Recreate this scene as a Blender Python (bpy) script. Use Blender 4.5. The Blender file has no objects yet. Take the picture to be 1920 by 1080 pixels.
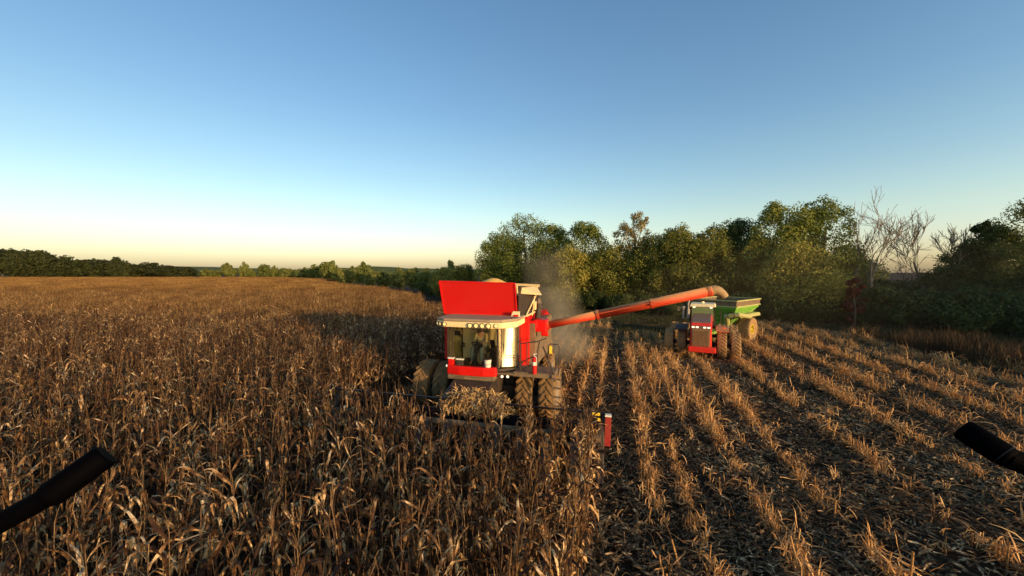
import bpy, bmesh, math, random
import numpy as np
from mathutils import Vector, Matrix, Euler
PI = math.pi
R = math.radians
random.seed(7)
rng = np.random.default_rng(11)
scene = bpy.context.scene
COL = scene.collection
CAMZ = 5.4
FPX = 720.0          # focal length in photo pixels
ROWYAW = R(15)       # rows run away from the camera, 15 degrees to the right
RD = Vector((math.sin(ROWYAW), math.cos(ROWYAW), 0))      # along the rows
RN = Vector((math.cos(ROWYAW), -math.sin(ROWYAW), 0))     # across the rows, to the right
SUN_AZ, SUN_EL = 43, 8.0     # degrees right of straight behind the camera / above the horizon

# ------------------------------------------------------------------ materials
def new_mat(name):
    m = bpy.data.materials.new(name); m.use_nodes = True
    nt = m.node_tree; nt.nodes.clear()
    out = nt.nodes.new('ShaderNodeOutputMaterial')
    return m, nt, out
def N(nt, t, **kw):
    n = nt.nodes.new(t)
    for k, v in kw.items(): setattr(n, k, v)
    return n
def L(nt, a, b): nt.links.new(a, b)
def ramp(nt, stops):
    r = N(nt, 'ShaderNodeValToRGB'); e = r.color_ramp.elements
    while len(e) < len(stops): e.new(0.5)
    for i, (p, c) in enumerate(stops):
        e[i].position = p; e[i].color = (*c, 1)
    return r
def paint(name, col, rough=0.4, metal=0.0, dust=0.25, dustcol=(0.30, 0.21, 0.12), scale=3.0, spec=0.3, coat=0.0, settle=0.0):
    """painted / rubber / metal surface with a patchy coat of field dust"""
    m, nt, out = new_mat(name)
    b = N(nt, 'ShaderNodeBsdfPrincipled'); tc = N(nt, 'ShaderNodeTexCoord')
    n1 = N(nt, 'ShaderNodeTexNoise'); n1.inputs['Scale'].default_value = scale; n1.inputs['Detail'].default_value = 8
    n1.inputs['Roughness'].default_value = 0.65
    L(nt, tc.outputs['Object'], n1.inputs['Vector'])
    r = N(nt, 'ShaderNodeMapRange'); r.inputs['From Min'].default_value = 0.35; r.inputs['From Max'].default_value = 0.75
    r.inputs['To Min'].default_value = dust * 0.35; r.inputs['To Max'].default_value = min(1, dust * 1.6)
    L(nt, n1.outputs['Fac'], r.inputs['Value'])
    if settle:
        tn = N(nt, 'ShaderNodeSeparateXYZ'); L(nt, tc.outputs['Normal'], tn.inputs[0])
        st_ = N(nt, 'ShaderNodeMapRange'); st_.inputs['From Min'].default_value = -0.1; st_.inputs['From Max'].default_value = 0.75; st_.inputs['To Max'].default_value = settle
        L(nt, tn.outputs['Z'], st_.inputs['Value']); ad = N(nt, 'ShaderNodeMath', operation='ADD'); ad.use_clamp = True
        L(nt, r.outputs['Result'], ad.inputs[0]); L(nt, st_.outputs['Result'], ad.inputs[1]); r = type('o', (), {'outputs': {'Result': ad.outputs[0]}})()
    mx = N(nt, 'ShaderNodeMix', data_type='RGBA'); mx.inputs['A'].default_value = (*col, 1); mx.inputs['B'].default_value = (*dustcol, 1)
    L(nt, r.outputs['Result'], mx.inputs['Factor']); L(nt, mx.outputs['Result'], b.inputs['Base Color'])
    rr = N(nt, 'ShaderNodeMapRange'); rr.inputs['To Min'].default_value = rough; rr.inputs['To Max'].default_value = min(1, rough + 0.35)
    L(nt, r.outputs['Result'], rr.inputs['Value']); L(nt, rr.outputs['Result'], b.inputs['Roughness'])
    b.inputs['Metallic'].default_value = metal
    b.inputs['Specular IOR Level'].default_value = spec
    b.inputs['Coat Weight'].default_value = coat
    L(nt, b.outputs['BSDF'], out.inputs['Surface'])
    return m
def glass(name, tint=(0.75, 0.8, 0.7), rough=0.05, fac=0.12, gloss=(1, 1, 1)):
    m, nt, out = new_mat(name)
    t = N(nt, 'ShaderNodeBsdfTransparent'); t.inputs['Color'].default_value = (*tint, 1)
    g = N(nt, 'ShaderNodeBsdfGlossy'); g.inputs['Roughness'].default_value = rough; g.inputs['Color'].default_value = (*gloss, 1)
    lw = N(nt, 'ShaderNodeLayerWeight'); lw.inputs['Blend'].default_value = 0.35
    mp = N(nt, 'ShaderNodeMapRange'); mp.inputs['To Min'].default_value = fac; mp.inputs['To Max'].default_value = 0.8
    L(nt, lw.outputs['Fresnel'], mp.inputs['Value'])
    mx = N(nt, 'ShaderNodeMixShader'); L(nt, mp.outputs['Result'], mx.inputs['Fac'])
    L(nt, t.outputs['BSDF'], mx.inputs[1]); L(nt, g.outputs['BSDF'], mx.inputs[2]); L(nt, mx.outputs['Shader'], out.inputs['Surface'])
    return m
def lamp_mat(name, col, e):
    m, nt, out = new_mat(name)
    b = N(nt, 'ShaderNodeBsdfPrincipled'); b.inputs['Base Color'].default_value = (*col, 1)
    b.inputs['Roughness'].default_value = 0.25
    b.inputs['Emission Color'].default_value = (*col, 1); b.inputs['Emission Strength'].default_value = e
    L(nt, b.outputs['BSDF'], out.inputs['Surface'])
    return m
def leafy(name, stops, trans=0.25, scale=1.2, rough=0.75, spec=0.25, randomness=0.55, fine=9.0):
    """leaf / straw material: colour varies per plant and from clump to clump"""
    m, nt, out = new_mat(name)
    b = N(nt, 'ShaderNodeBsdfPrincipled'); tc = N(nt, 'ShaderNodeTexCoord'); oi = N(nt, 'ShaderNodeObjectInfo')
    n1 = N(nt, 'ShaderNodeTexNoise'); n1.inputs['Scale'].default_value = scale; n1.inputs['Detail'].default_value = 3
    n2 = N(nt, 'ShaderNodeTexNoise'); n2.inputs['Scale'].default_value = fine; n2.inputs['Detail'].default_value = 2
    L(nt, tc.outputs['Object'], n1.inputs['Vector']); L(nt, tc.outputs['Object'], n2.inputs['Vector'])
    a = N(nt, 'ShaderNodeMath', operation='MULTIPLY_ADD'); a.inputs[1].default_value = randomness; L(nt, oi.outputs['Random'], a.inputs[0])
    s = N(nt, 'ShaderNodeMath', operation='MULTIPLY_ADD'); s.inputs[1].default_value = 0.9; s.inputs[2].default_value = -0.45 + (1 - randomness) * 0.5
    L(nt, n1.outputs['Fac'], s.inputs[0]); L(nt, s.outputs[0], a.inputs[2])
    s2 = N(nt, 'ShaderNodeMath', operation='MULTIPLY_ADD'); s2.inputs[1].default_value = 0.9; L(nt, n2.outputs['Fac'], s2.inputs[0])
    s3 = N(nt, 'ShaderNodeMath', operation='ADD'); s3.inputs[1].default_value = -0.45
    L(nt, a.outputs[0], s2.inputs[2]); L(nt, s2.outputs[0], s3.inputs[0])
    r = ramp(nt, stops); L(nt, s3.outputs[0], r.inputs['Fac'])
    L(nt, r.outputs['Color'], b.inputs['Base Color'])
    b.inputs['Roughness'].default_value = rough; b.inputs['Specular IOR Level'].default_value = spec
    tr = N(nt, 'ShaderNodeBsdfTranslucent'); L(nt, r.outputs['Color'], tr.inputs['Color'])
    mx = N(nt, 'ShaderNodeMixShader'); mx.inputs['Fac'].default_value = trans
    L(nt, b.outputs['BSDF'], mx.inputs[1]); L(nt, tr.outputs['BSDF'], mx.inputs[2]); L(nt, mx.outputs['Shader'], out.inputs['Surface'])
    return m
def ground_mat(name, stops, scale=0.6, bump=0.6):
    m, nt, out = new_mat(name)
    b = N(nt, 'ShaderNodeBsdfPrincipled'); g = N(nt, 'ShaderNodeNewGeometry')
    n1 = N(nt, 'ShaderNodeTexNoise'); n1.inputs['Scale'].default_value = scale; n1.inputs['Detail'].default_value = 12; n1.inputs['Roughness'].default_value = 0.7
    n2 = N(nt, 'ShaderNodeTexNoise'); n2.inputs['Scale'].default_value = 9; n2.inputs['Detail'].default_value = 8; n2.inputs['Roughness'].default_value = 0.75
    L(nt, g.outputs['Position'], n1.inputs['Vector']); L(nt, g.outputs['Position'], n2.inputs['Vector'])
    md = N(nt, 'ShaderNodeMath', operation='MULTIPLY_ADD'); md.inputs[1].default_value = 0.5; L(nt, n1.outputs['Fac'], md.inputs[0])
    h = N(nt, 'ShaderNodeMath', operation='MULTIPLY'); h.inputs[1].default_value = 0.5; L(nt, n2.outputs['Fac'], h.inputs[0]); L(nt, h.outputs[0], md.inputs[2])
    r = ramp(nt, stops); L(nt, md.outputs[0], r.inputs['Fac']); L(nt, r.outputs['Color'], b.inputs['Base Color'])
    bp = N(nt, 'ShaderNodeBump'); bp.inputs['Strength'].default_value = bump; bp.inputs['Distance'].default_value = 0.08
    L(nt, n2.outputs['Fac'], bp.inputs['Height']); L(nt, bp.outputs['Normal'], b.inputs['Normal'])
    b.inputs['Roughness'].default_value = 1; b.inputs['Specular IOR Level'].default_value = 0.1
    L(nt, b.outputs['BSDF'], out.inputs['Surface'])
    return m

M = {}
M['red'] = paint('red_paint', (0.62, 0.006, 0.004), 0.38, dust=0.05, coat=0.0, dustcol=(0.35, 0.10, 0.05))
M['bin_red'] = paint('bin_red_paint', (0.56, 0.004, 0.003), 0.5, dust=0.06, dustcol=(0.42, 0.12, 0.06), scale=1.1)
M['auger_red'] = paint('auger_orange_red', (0.50, 0.035, 0.010), 0.5, dust=0.10, dustcol=(0.42, 0.26, 0.11), scale=1.2, settle=0.75)
M['tan'] = paint('dusty_cream_panel', (0.90, 0.72, 0.36), 0.55, dust=0.15)
M['spout'] = paint('dusty_spout', (0.36, 0.24, 0.10), 0.6, dust=0.3)
M['pale'] = paint('pale_canvas', (0.66, 0.50, 0.26), 0.7, dust=0.15)
M['roof'] = paint('grey_dusty_roof', (0.34, 0.27, 0.19), 0.6, dust=0.5)
M['dark'] = paint('dark_steel', (0.025, 0.022, 0.02), 0.5, dust=0.22, dustcol=(0.16, 0.11, 0.07))
M['brownsteel'] = paint('dusty_steel', (0.10, 0.075, 0.05), 0.6, dust=0.6, dustcol=(0.26, 0.18, 0.10))
M['black'] = paint('black_plastic', (0.006, 0.006, 0.009), 0.5, dust=0.0)
M['droneblack'] = paint('black_sleeve', (0.0007, 0.0007, 0.0013), 0.7, dust=0.0, spec=0.02)
M['tyre'] = paint('muddy_tyre_rubber', (0.10, 0.06, 0.025), 0.85, dust=0.6, dustcol=(0.34, 0.21, 0.09), scale=6)
M['tyre_side'] = paint('tractor_tyre_rubber', (0.22, 0.135, 0.055), 0.85, dust=0.6, dustcol=(0.44, 0.27, 0.12), scale=6)
M['rimgrey'] = paint('grey_wheel_rim', (0.35, 0.33, 0.3), 0.5, dust=0.5)
M['yellow'] = paint('yellow_wheel_rim', (0.75, 0.6, 0.06), 0.45, dust=0.1)
M['green'] = paint('green_paint', (0.12, 0.42, 0.035), 0.5, dust=0.3, dustcol=(0.34, 0.36, 0.12), scale=1.5)
M['greenpale'] = paint('dusty_green_paint', (0.34, 0.36, 0.12), 0.6, dust=0.45, dustcol=(0.5, 0.42, 0.2))
M['trred'] = paint('tractor_red_paint', (0.66, 0.02, 0.012), 0.35, dust=0.1)
M['hood'] = paint('dusty_hood', (0.16, 0.085, 0.06), 0.5, dust=0.35, dustcol=(0.25, 0.18, 0.13))
M['grille'] = paint('brown_grille', (0.20, 0.11, 0.045), 0.6, dust=0.5)
M['grilleslat'] = paint('grille_slat', (0.45, 0.24, 0.09), 0.5, dust=0.3)
M['orange'] = paint('orange_light_lens', (0.9, 0.2, 0.02), 0.3, dust=0.05)
M['white'] = paint('white_plastic', (0.78, 0.74, 0.62), 0.45, dust=0.12)
M['cream'] = paint('cream_roof_paint', (0.85, 0.72, 0.42), 0.45, dust=0.12)
M['gold'] = leafy('corn_kernels', [(0, (0.6, 0.34, 0.06)), (1, (0.85, 0.52, 0.12))], 0.0, 8, randomness=0.1, fine=60)
M['lens'] = lamp_mat('lamp_lens', (1.0, 0.92, 0.68), 1.1)
M['lensdim'] = lamp_mat('roof_lamp_lens', (1.0, 0.72, 0.30), 0.30)
M['glass'] = glass('windscreen_glass', (0.95, 0.97, 0.85), 0.04, 0.06)
M['glassdoor'] = glass('dusty_door_glass', (0.75, 0.66, 0.45), 0.27, 0.42, (1.0, 0.9, 0.62))
M['glasstr'] = glass('tractor_glass', (0.45, 0.5, 0.2), 0.22, 0.45, (0.95, 1.0, 0.5))
M['mirror'] = paint('mirror_glass', (0.5, 0.45, 0.3), 0.15, metal=0.8, dust=0.1)
M['seat'] = paint('cab_seat_fabric', (0.11, 0.12, 0.10), 0.9, dust=0.1)
M['interior'] = paint('cab_interior_trim', (0.78, 0.70, 0.42), 0.85, dust=0.1)
M['skin'] = paint('skin', (0.42, 0.23, 0.15), 0.6, dust=0.0)
M['shirt'] = paint('tan_shirt', (0.42, 0.38, 0.22), 0.9, dust=0.05)
M['jeans'] = paint('blue_grey_jeans', (0.14, 0.19, 0.18), 0.9, dust=0.1)
M['hair'] = paint('cap_cloth', (0.10, 0.08, 0.06), 0.9, dust=0.0)
M['crimson'] = paint('crimson_panel', (0.30, 0.008, 0.012), 0.5, dust=0.15)
M['pile'] = leafy('golden_husk_mat', [(0, (0.35, 0.19, 0.05)), (0.4, (0.78, 0.46, 0.14)), (1, (0.95, 0.68, 0.3))], 0.2, 5, randomness=0.1)
M['sign_yellow'] = paint('yellow_decal', (0.9, 0.62, 0.05), 0.5, dust=0.02)
CORN = [(0.0, (0.022, 0.011, 0.007)), (0.36, (0.055, 0.028, 0.015)), (0.55, (0.11, 0.056, 0.024)), (0.72, (0.33, 0.19, 0.08)), (0.90, (0.85, 0.62, 0.34))]
M['cornleaf'] = leafy('dry_corn_leaf', CORN, 0.16, 2.4, rough=0.7, spec=0.12)
M['cornstalk'] = leafy('dry_corn_stalk', [(0, (0.07, 0.04, 0.02)), (0.5, (0.16, 0.095, 0.045)), (1, (0.30, 0.20, 0.10))], 0.0, 2.5, rough=0.6, spec=0.15)
M['husk'] = leafy('corn_husk', [(0, (0.35, 0.2, 0.08)), (0.5, (0.6, 0.38, 0.16)), (1, (0.75, 0.52, 0.25))], 0.1, 3, rough=0.55)
M['canopy'] = leafy('distant_corn_leaf', [(0.0, (0.10, 0.048, 0.015)), (0.4, (0.28, 0.15, 0.042)), (1.0, (0.56, 0.33, 0.10))], 0.25, 0.9, rough=0.7)
M['midcorn'] = leafy('mid_field_corn_leaf', [(0.0, (0.035, 0.017, 0.008)), (0.38, (0.10, 0.050, 0.020)), (0.6, (0.30, 0.17, 0.058)), (0.88, (0.76, 0.51, 0.23))], 0.18, 2.2, rough=0.7, spec=0.12, randomness=0.3)
M['residue'] = leafy('chopped_corn_residue', [(0, (0.030, 0.020, 0.013)), (0.38, (0.085, 0.056, 0.031)), (0.62, (0.21, 0.135, 0.068)), (0.85, (0.75, 0.56, 0.31))], 0.05, 6, spec=0.05, randomness=0.2, fine=14)
M['stubble'] = leafy('corn_stubble_leaf', [(0, (0.15, 0.075, 0.028)), (0.45, (0.54, 0.29, 0.10)), (1, (0.90, 0.62, 0.28))], 0.2, 4, randomness=0.5, rough=0.6)
M['dirt'] = ground_mat('field_soil', [(0.3, (0.014, 0.009, 0.006)), (0.5, (0.034, 0.021, 0.012)), (0.7, (0.085, 0.050, 0.024))])
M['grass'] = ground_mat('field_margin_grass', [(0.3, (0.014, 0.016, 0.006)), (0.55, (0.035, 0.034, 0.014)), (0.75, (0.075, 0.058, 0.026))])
M['strawgrass'] = leafy('dry_weed_stem', [(0, (0.04, 0.026, 0.012)), (0.5, (0.09, 0.055, 0.025)), (1, (0.16, 0.10, 0.045))], 0.2, 0.5, randomness=0.5)
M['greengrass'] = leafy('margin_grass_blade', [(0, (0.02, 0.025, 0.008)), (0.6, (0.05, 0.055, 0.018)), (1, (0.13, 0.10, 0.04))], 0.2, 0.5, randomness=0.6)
M['bark'] = paint('tree_bark', (0.10, 0.075, 0.055), 0.95, dust=0.3, dustcol=(0.17, 0.13, 0.09), scale=5, spec=0.1)
M['palebark'] = paint('bleached_bark', (0.24, 0.20, 0.15), 0.95, dust=0.3, dustcol=(0.20, 0.15, 0.10), scale=5, spec=0.1)
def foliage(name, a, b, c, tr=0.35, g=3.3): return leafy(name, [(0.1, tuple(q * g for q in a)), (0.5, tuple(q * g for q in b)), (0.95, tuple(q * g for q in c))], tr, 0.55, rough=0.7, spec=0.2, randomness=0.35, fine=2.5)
M['leaf_green'] = foliage('oak_green_leaves', (0.022, 0.031, 0.006), (0.052, 0.064, 0.012), (0.10, 0.100, 0.021))
M['leaf_olive'] = foliage('olive_leaves', (0.030, 0.034, 0.007), (0.068, 0.070, 0.014), (0.13, 0.112, 0.025))
M['leaf_yellow'] = foliage('yellowing_leaves', (0.05, 0.04, 0.010), (0.10, 0.078, 0.02), (0.16, 0.12, 0.035), 0.35)
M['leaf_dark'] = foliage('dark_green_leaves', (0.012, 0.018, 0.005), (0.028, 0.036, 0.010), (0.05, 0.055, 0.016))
M['leaf_red'] = foliage('red_autumn_leaves', (0.022, 0.006, 0.004), (0.042, 0.011, 0.006), (0.06, 0.022, 0.009))
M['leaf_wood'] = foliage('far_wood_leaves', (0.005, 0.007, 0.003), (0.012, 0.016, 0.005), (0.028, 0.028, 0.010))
M['leaf_far'] = foliage('distant_tree_leaves', (0.022, 0.030, 0.008), (0.05, 0.058, 0.014), (0.09, 0.085, 0.025))

# ------------------------------------------------------------------ mesh helpers
class MB:
    def __init__(s): s.v = []; s.f = []; s.n = 0
    def add(s, v, f):
        o = s.n; v = [tuple(p) for p in v]; s.v += v; s.n += len(v); s.f += [tuple(i + o for i in q) for q in f]; return s
    def box(s, c, d, rot=None, taper=1.0):
        hx, hy, hz = d[0] / 2, d[1] / 2, d[2] / 2
        P = []
        for z in (-1, 1):
            t = taper if z > 0 else 1
            P += [Vector((x * hx * t, y * hy * t, z * hz)) for x, y in ((-1, -1), (1, -1), (1, 1), (-1, 1))]
        if rot is not None:
            m = Euler(rot).to_matrix(); P = [m @ p for p in P]
        c = Vector(c)
        return s.add([p + c for p in P], [(3, 2, 1, 0), (4, 5, 6, 7), (0, 1, 5, 4), (1, 2, 6, 5), (2, 3, 7, 6), (3, 0, 4, 7)])
    def beam(s, a, b, w, h=None):
        a, b = Vector(a), Vector(b); h = h or w; d = (b - a).normalized()
        up = Vector((0, 0, 1)) if abs(d.z) < 0.9 else Vector((1, 0, 0))
        x = d.cross(up).normalized(); y = x.cross(d)
        P = [p + x * i * w / 2 + y * j * h / 2 for p in (a, b) for i, j in ((-1, -1), (1, -1), (1, 1), (-1, 1))]
        return s.add(P, [(0, 1, 2, 3), (7, 6, 5, 4), (0, 4, 5, 1), (1, 5, 6, 2), (2, 6, 7, 3), (3, 7, 4, 0)])
    def tube(s, pts, rad, n=8, cap=True):
        pts = [Vector(p) for p in pts]
        if not hasattr(rad, '__len__'): rad = [rad] * len(pts)
        V = []; prev = None
        for i, p in enumerate(pts):
            d = (pts[min(i + 1, len(pts) - 1)] - pts[max(i - 1, 0)]).normalized()
            if prev is None:
                up = Vector((0, 0, 1)) if abs(d.z) < 0.9 else Vector((1, 0, 0)); x = d.cross(up).normalized()
            else: x = (prev - d * prev.dot(d)).normalized()
            prev = x; y = d.cross(x)
            V += [p + (x * math.cos(2 * PI * k / n) + y * math.sin(2 * PI * k / n)) * rad[i] for k in range(n)]
        F = [(i * n + k, i * n + (k + 1) % n, (i + 1) * n + (k + 1) % n, (i + 1) * n + k) for i in range(len(pts) - 1) for k in range(n)]
        if cap: F += [tuple(range(n))[::-1], tuple((len(pts) - 1) * n + k for k in range(n))]
        return s.add(V, F)
    def lathe_x(s, prof, n=32, c=(0, 0, 0)):
        """prof: (x, r) list revolved about the x axis"""
        V = [(c[0] + x, c[1] + r * math.cos(2 * PI * k / n), c[2] + r * math.sin(2 * PI * k / n)) for x, r in prof for k in range(n)]
        F = [(i * n + k, i * n + (k + 1) % n, (i + 1) * n + (k + 1) % n, (i + 1) * n + k) for i in range(len(prof) - 1) for k in range(n)]
        return s.add(V, F)
    def prism(s, poly, a, b, axis='x'):
        """poly of 2D points extruded from a to b along axis (x: poly is (y,z); y: (x,z); z: (x,y))"""
        def P(t, u, v): return (t, u, v) if axis == 'x' else ((u, t, v) if axis == 'y' else (u, v, t))
        n = len(poly); V = [P(a, *q) for q in poly] + [P(b, *q) for q in poly]
        return s.add(V, [tuple(range(n))[::-1], tuple(range(n, 2 * n))] + [(i, (i + 1) % n, n + (i + 1) % n, n + i) for i in range(n)])
    def panel(s, pts, t=0.03):
        """thick quad through four points"""
        p = [Vector(q) for q in pts]; nn = (p[1] - p[0]).cross(p[3] - p[0]).normalized() * t / 2
        return s.add([q - nn for q in p] + [q + nn for q in p], [(3, 2, 1, 0), (4, 5, 6, 7), (0, 1, 5, 4), (1, 2, 6, 5), (2, 3, 7, 6), (3, 0, 4, 7)])
    def mesh(s, name, mat=None, smooth=False):
        me = bpy.data.meshes.new(name); me.from_pydata(s.v, [], s.f); me.update()
        if mat: me.materials.append(mat)
        if smooth: me.polygons.foreach_set('use_smooth', [True] * len(me.polygons))
        return me
    def build(s, name, mat, parent=None, smooth=False, bevel=0.0, loc=None, autosmooth=False):
        me = s.mesh(name, mat, smooth); 
        bm = bmesh.new(); bm.from_mesh(me); bmesh.ops.recalc_face_normals(bm, faces=bm.faces); bm.to_mesh(me); bm.free()
        o = bpy.data.objects.new(name, me); COL.objects.link(o)
        if parent: o.parent = parent
        if loc is not None: o.location = loc
        if bevel:
            bv = o.modifiers.new('bevel', 'BEVEL'); bv.width = bevel; bv.segments = 2; bv.limit_method = 'ANGLE'; bv.angle_limit = R(40)
        return o
def np_mesh(name, V, F, mat, smooth=False):
    me = bpy.data.meshes.new(name); V = np.asarray(V, np.float32); F = np.asarray(F, np.int32)
    me.vertices.add(len(V)); me.vertices.foreach_set('co', V.ravel())
    k = F.shape[1]; me.loops.add(F.size); me.loops.foreach_set('vertex_index', F.ravel())
    me.polygons.add(len(F)); me.polygons.foreach_set('loop_start', np.arange(0, F.size, k, dtype=np.int32))
    me.update(calc_edges=True); me.materials.append(mat)
    if smooth: me.polygons.foreach_set('use_smooth', np.ones(len(F), bool))
    return me
def tag(o, label, cat, group=None, kind=None):
    o['label'] = label; o['category'] = cat
    if group: o['group'] = group
    if kind: o['kind'] = kind
    return o
def empty(name, loc, rz, label, cat, group=None):
    o = bpy.data.objects.new(name, None); COL.objects.link(o); o.location = loc; o.rotation_euler = (0, 0, rz)
    o.empty_display_size = 0.3
    return tag(o, label, cat, group)
def link_mesh(name, me, parent=None, loc=(0, 0, 0), rz=0, sc=1.0):
    o = bpy.data.objects.new(name, me); COL.objects.link(o); o.location = loc; o.rotation_euler = (0, 0, rz)
    o.scale = (sc, sc, sc) if not hasattr(sc, '__len__') else sc
    if parent: o.parent = parent
    return o
def px2w(px, d): return (px - 960) / FPX * d

# ------------------------------------------------------------------ camera, light, sky
cam_data = bpy.data.cameras.new('camera'); cam = bpy.data.objects.new('camera', cam_data); COL.objects.link(cam)
cam_data.sensor_width = 36; cam_data.lens = FPX / 1920 * 36; cam_data.clip_start = 0.05; cam_data.clip_end = 6000
cam.location = (0, 0, CAMZ); cam.rotation_euler = (R(90) - math.atan(30 / FPX), 0, 0)
scene.camera = cam
sl = bpy.data.lights.new('sun', 'SUN'); sl.energy = 5.0; sl.angle = R(0.6); sl.color = (1.0, 0.62, 0.30)
so = bpy.data.objects.new('sun', sl); COL.objects.link(so)
sd = Vector((math.sin(R(SUN_AZ)) * math.cos(R(SUN_EL)), -math.cos(R(SUN_AZ)) * math.cos(R(SUN_EL)), math.sin(R(SUN_EL))))
so.rotation_euler = sd.to_track_quat('Z', 'Y').to_euler()
w = bpy.data.worlds.new('World'); scene.world = w; w.use_nodes = True; nt = w.node_tree
bg = nt.nodes['Background']
sky = N(nt, 'ShaderNodeTexSky'); sky.sky_type = 'NISHITA'; sky.sun_disc = False; sky.sun_elevation = R(SUN_EL)
sky.sun_rotation = math.atan2(sd.x, sd.y); sky.air_density = 1.0; sky.dust_density = 1.2; sky.ozone_density = 1.2
tcw = N(nt, 'ShaderNodeTexCoord'); sz = N(nt, 'ShaderNodeSeparateXYZ'); L(nt, tcw.outputs['Generated'], sz.inputs[0])
sr = ramp(nt, [(0.0, (0.66, 0.66, 0.84)), (0.05, (0.70, 0.68, 0.78)), (0.13, (0.67, 0.68, 0.67)), (0.22, (0.57, 0.64, 0.67)), (0.36, (0.48, 0.59, 0.68)), (0.62, (0.41, 0.56, 0.68))])
L(nt, sz.outputs['Z'], sr.inputs['Fac'])
sm = N(nt, 'ShaderNodeVectorMath', operation='MULTIPLY'); L(nt, sky.outputs['Color'], sm.inputs[0]); L(nt, sr.outputs['Color'], sm.inputs[1])
sk2 = N(nt, 'ShaderNodeVectorMath', operation='SCALE'); sxr = N(nt, 'ShaderNodeMapRange'); sxr.inputs['From Min'].default_value = -0.8; sxr.inputs['From Max'].default_value = 0.8; sxr.inputs['To Min'].default_value = 2.3; sxr.inputs['To Max'].default_value = 2.95; L(nt, sz.outputs['X'], sxr.inputs['Value']); L(nt, sxr.outputs['Result'], sk2.inputs['Scale']); L(nt, sm.outputs[0], sk2.inputs[0])
L(nt, sk2.outputs[0], bg.inputs['Color']); bg.inputs['Strength'].default_value = 0.15
scene.view_settings.view_transform = 'Standard'; scene.view_settings.look = 'None'; scene.view_settings.exposure = 0; scene.view_settings.gamma = 1
scene.cycles.max_bounces = 6; scene.cycles.transparent_max_bounces = 12
scene.cycles.volume_bounces = 0; scene.cycles.use_adaptive_sampling = True
scene.cycles.volume_step_rate = 2.0; scene.cycles.use_denoising = True

# ------------------------------------------------------------------ terrain
def sheet(name, poly, z, mat, label, cat):
    m = MB(); m.add([(x, y, z) for x, y in poly], [tuple(range(len(poly)))])
    o = m.build(name, mat); tag(o, label, cat, kind='structure'); return o
sheet('ground', [(-3000, -200), (3000, -200), (3000, 4000), (-3000, 4000)], 0, M['dirt'], 'dark bare farm soil under the crop and stubble', 'ground')
def cut_edge(y): return -0.6 + math.tan(ROWYAW) * y      # right-hand edge of the standing corn (world x at depth y)
EAST = 27.6
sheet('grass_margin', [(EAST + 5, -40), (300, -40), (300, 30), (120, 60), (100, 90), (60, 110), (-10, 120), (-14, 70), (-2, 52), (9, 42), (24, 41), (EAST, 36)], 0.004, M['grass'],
      'dark shaded grass margin between the stubble and the trees', 'grass margin')

# ------------------------------------------------------------------ corn plants
def strip(P, W, Nrm, fold=0.3):
    """P: k points, W: half widths, Nrm: side vectors -> 3 verts per point"""
    k = len(P); V = []
    for i in range(k):
        d = P[min(i + 1, k - 1)] - P[max(i - 1, 0)]; d = d / (np.linalg.norm(d) + 1e-9)
        s = Nrm[i]; u = np.cross(s, d)
        V += [P[i] - s * W[i] + u * W[i] * fold, P[i], P[i] + s * W[i] + u * W[i] * fold]
    F = [(3 * i + j, 3 * i + j + 1, 3 * i + 4 + j, 3 * i + 3 + j) for i in range(k - 1) for j in (0, 1)]
    return V, F
def corn_leaf(r, base, az, Ln, el0, droop, w, segs=7, flat=False):
    P = [np.array(base, float)]; el = el0; a = az; k = segs + 1
    tw = r.uniform(-1.6, 1.6); S = []; W = []
    bend = r.uniform(0.15, 0.7); sharp = r.uniform(0.08, 0.26); jit = r.uniform(0.08, 0.4)
    if r.random() < 0.3: droop *= r.uniform(0.1, 0.5)
    for i in range(k):
        t = i / segs
        W.append(w * (0.55 + 1.1 * t - 0.2 * t * t if t < 0.4 else (1 - t) ** 0.8 * 1.5) * 0.8 + 0.002)
        ang = a + PI / 2; side = np.array([math.cos(ang), math.sin(ang), 0])
        d = np.array([math.cos(a) * math.cos(el), math.sin(a) * math.cos(el), math.sin(el)])
        up = np.cross(d, side); tt = tw * t
        S.append(side * math.cos(tt) + up * math.sin(tt))
        if i < segs:
            P.append(P[-1] + d * Ln / segs)
            el -= droop * (math.exp(-((t - bend) / sharp) ** 2) * 0.33 / sharp + 0.2) / segs * 1.7
            el = max(el + r.normal(0, 0.10), -1.5 + r.uniform(0, 0.25)); a += r.normal(0, jit)
    return strip(np.array(P), W, S)
class NB:
    def __init__(s): s.V = []; s.F = []; s.n = 0
    def add(s, V, F):
        s.V.append(np.asarray(V, float)); s.F.append(np.asarray(F, int) + s.n); s.n += len(V)
    def tube(s, pts, rad, n=5):
        m = MB(); m.tube(pts, rad, n, cap=False); s.add(m.v, m.f)
    def mesh(s, name, mat): return np_mesh(name, np.concatenate(s.V), np.concatenate(s.F), mat)
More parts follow.
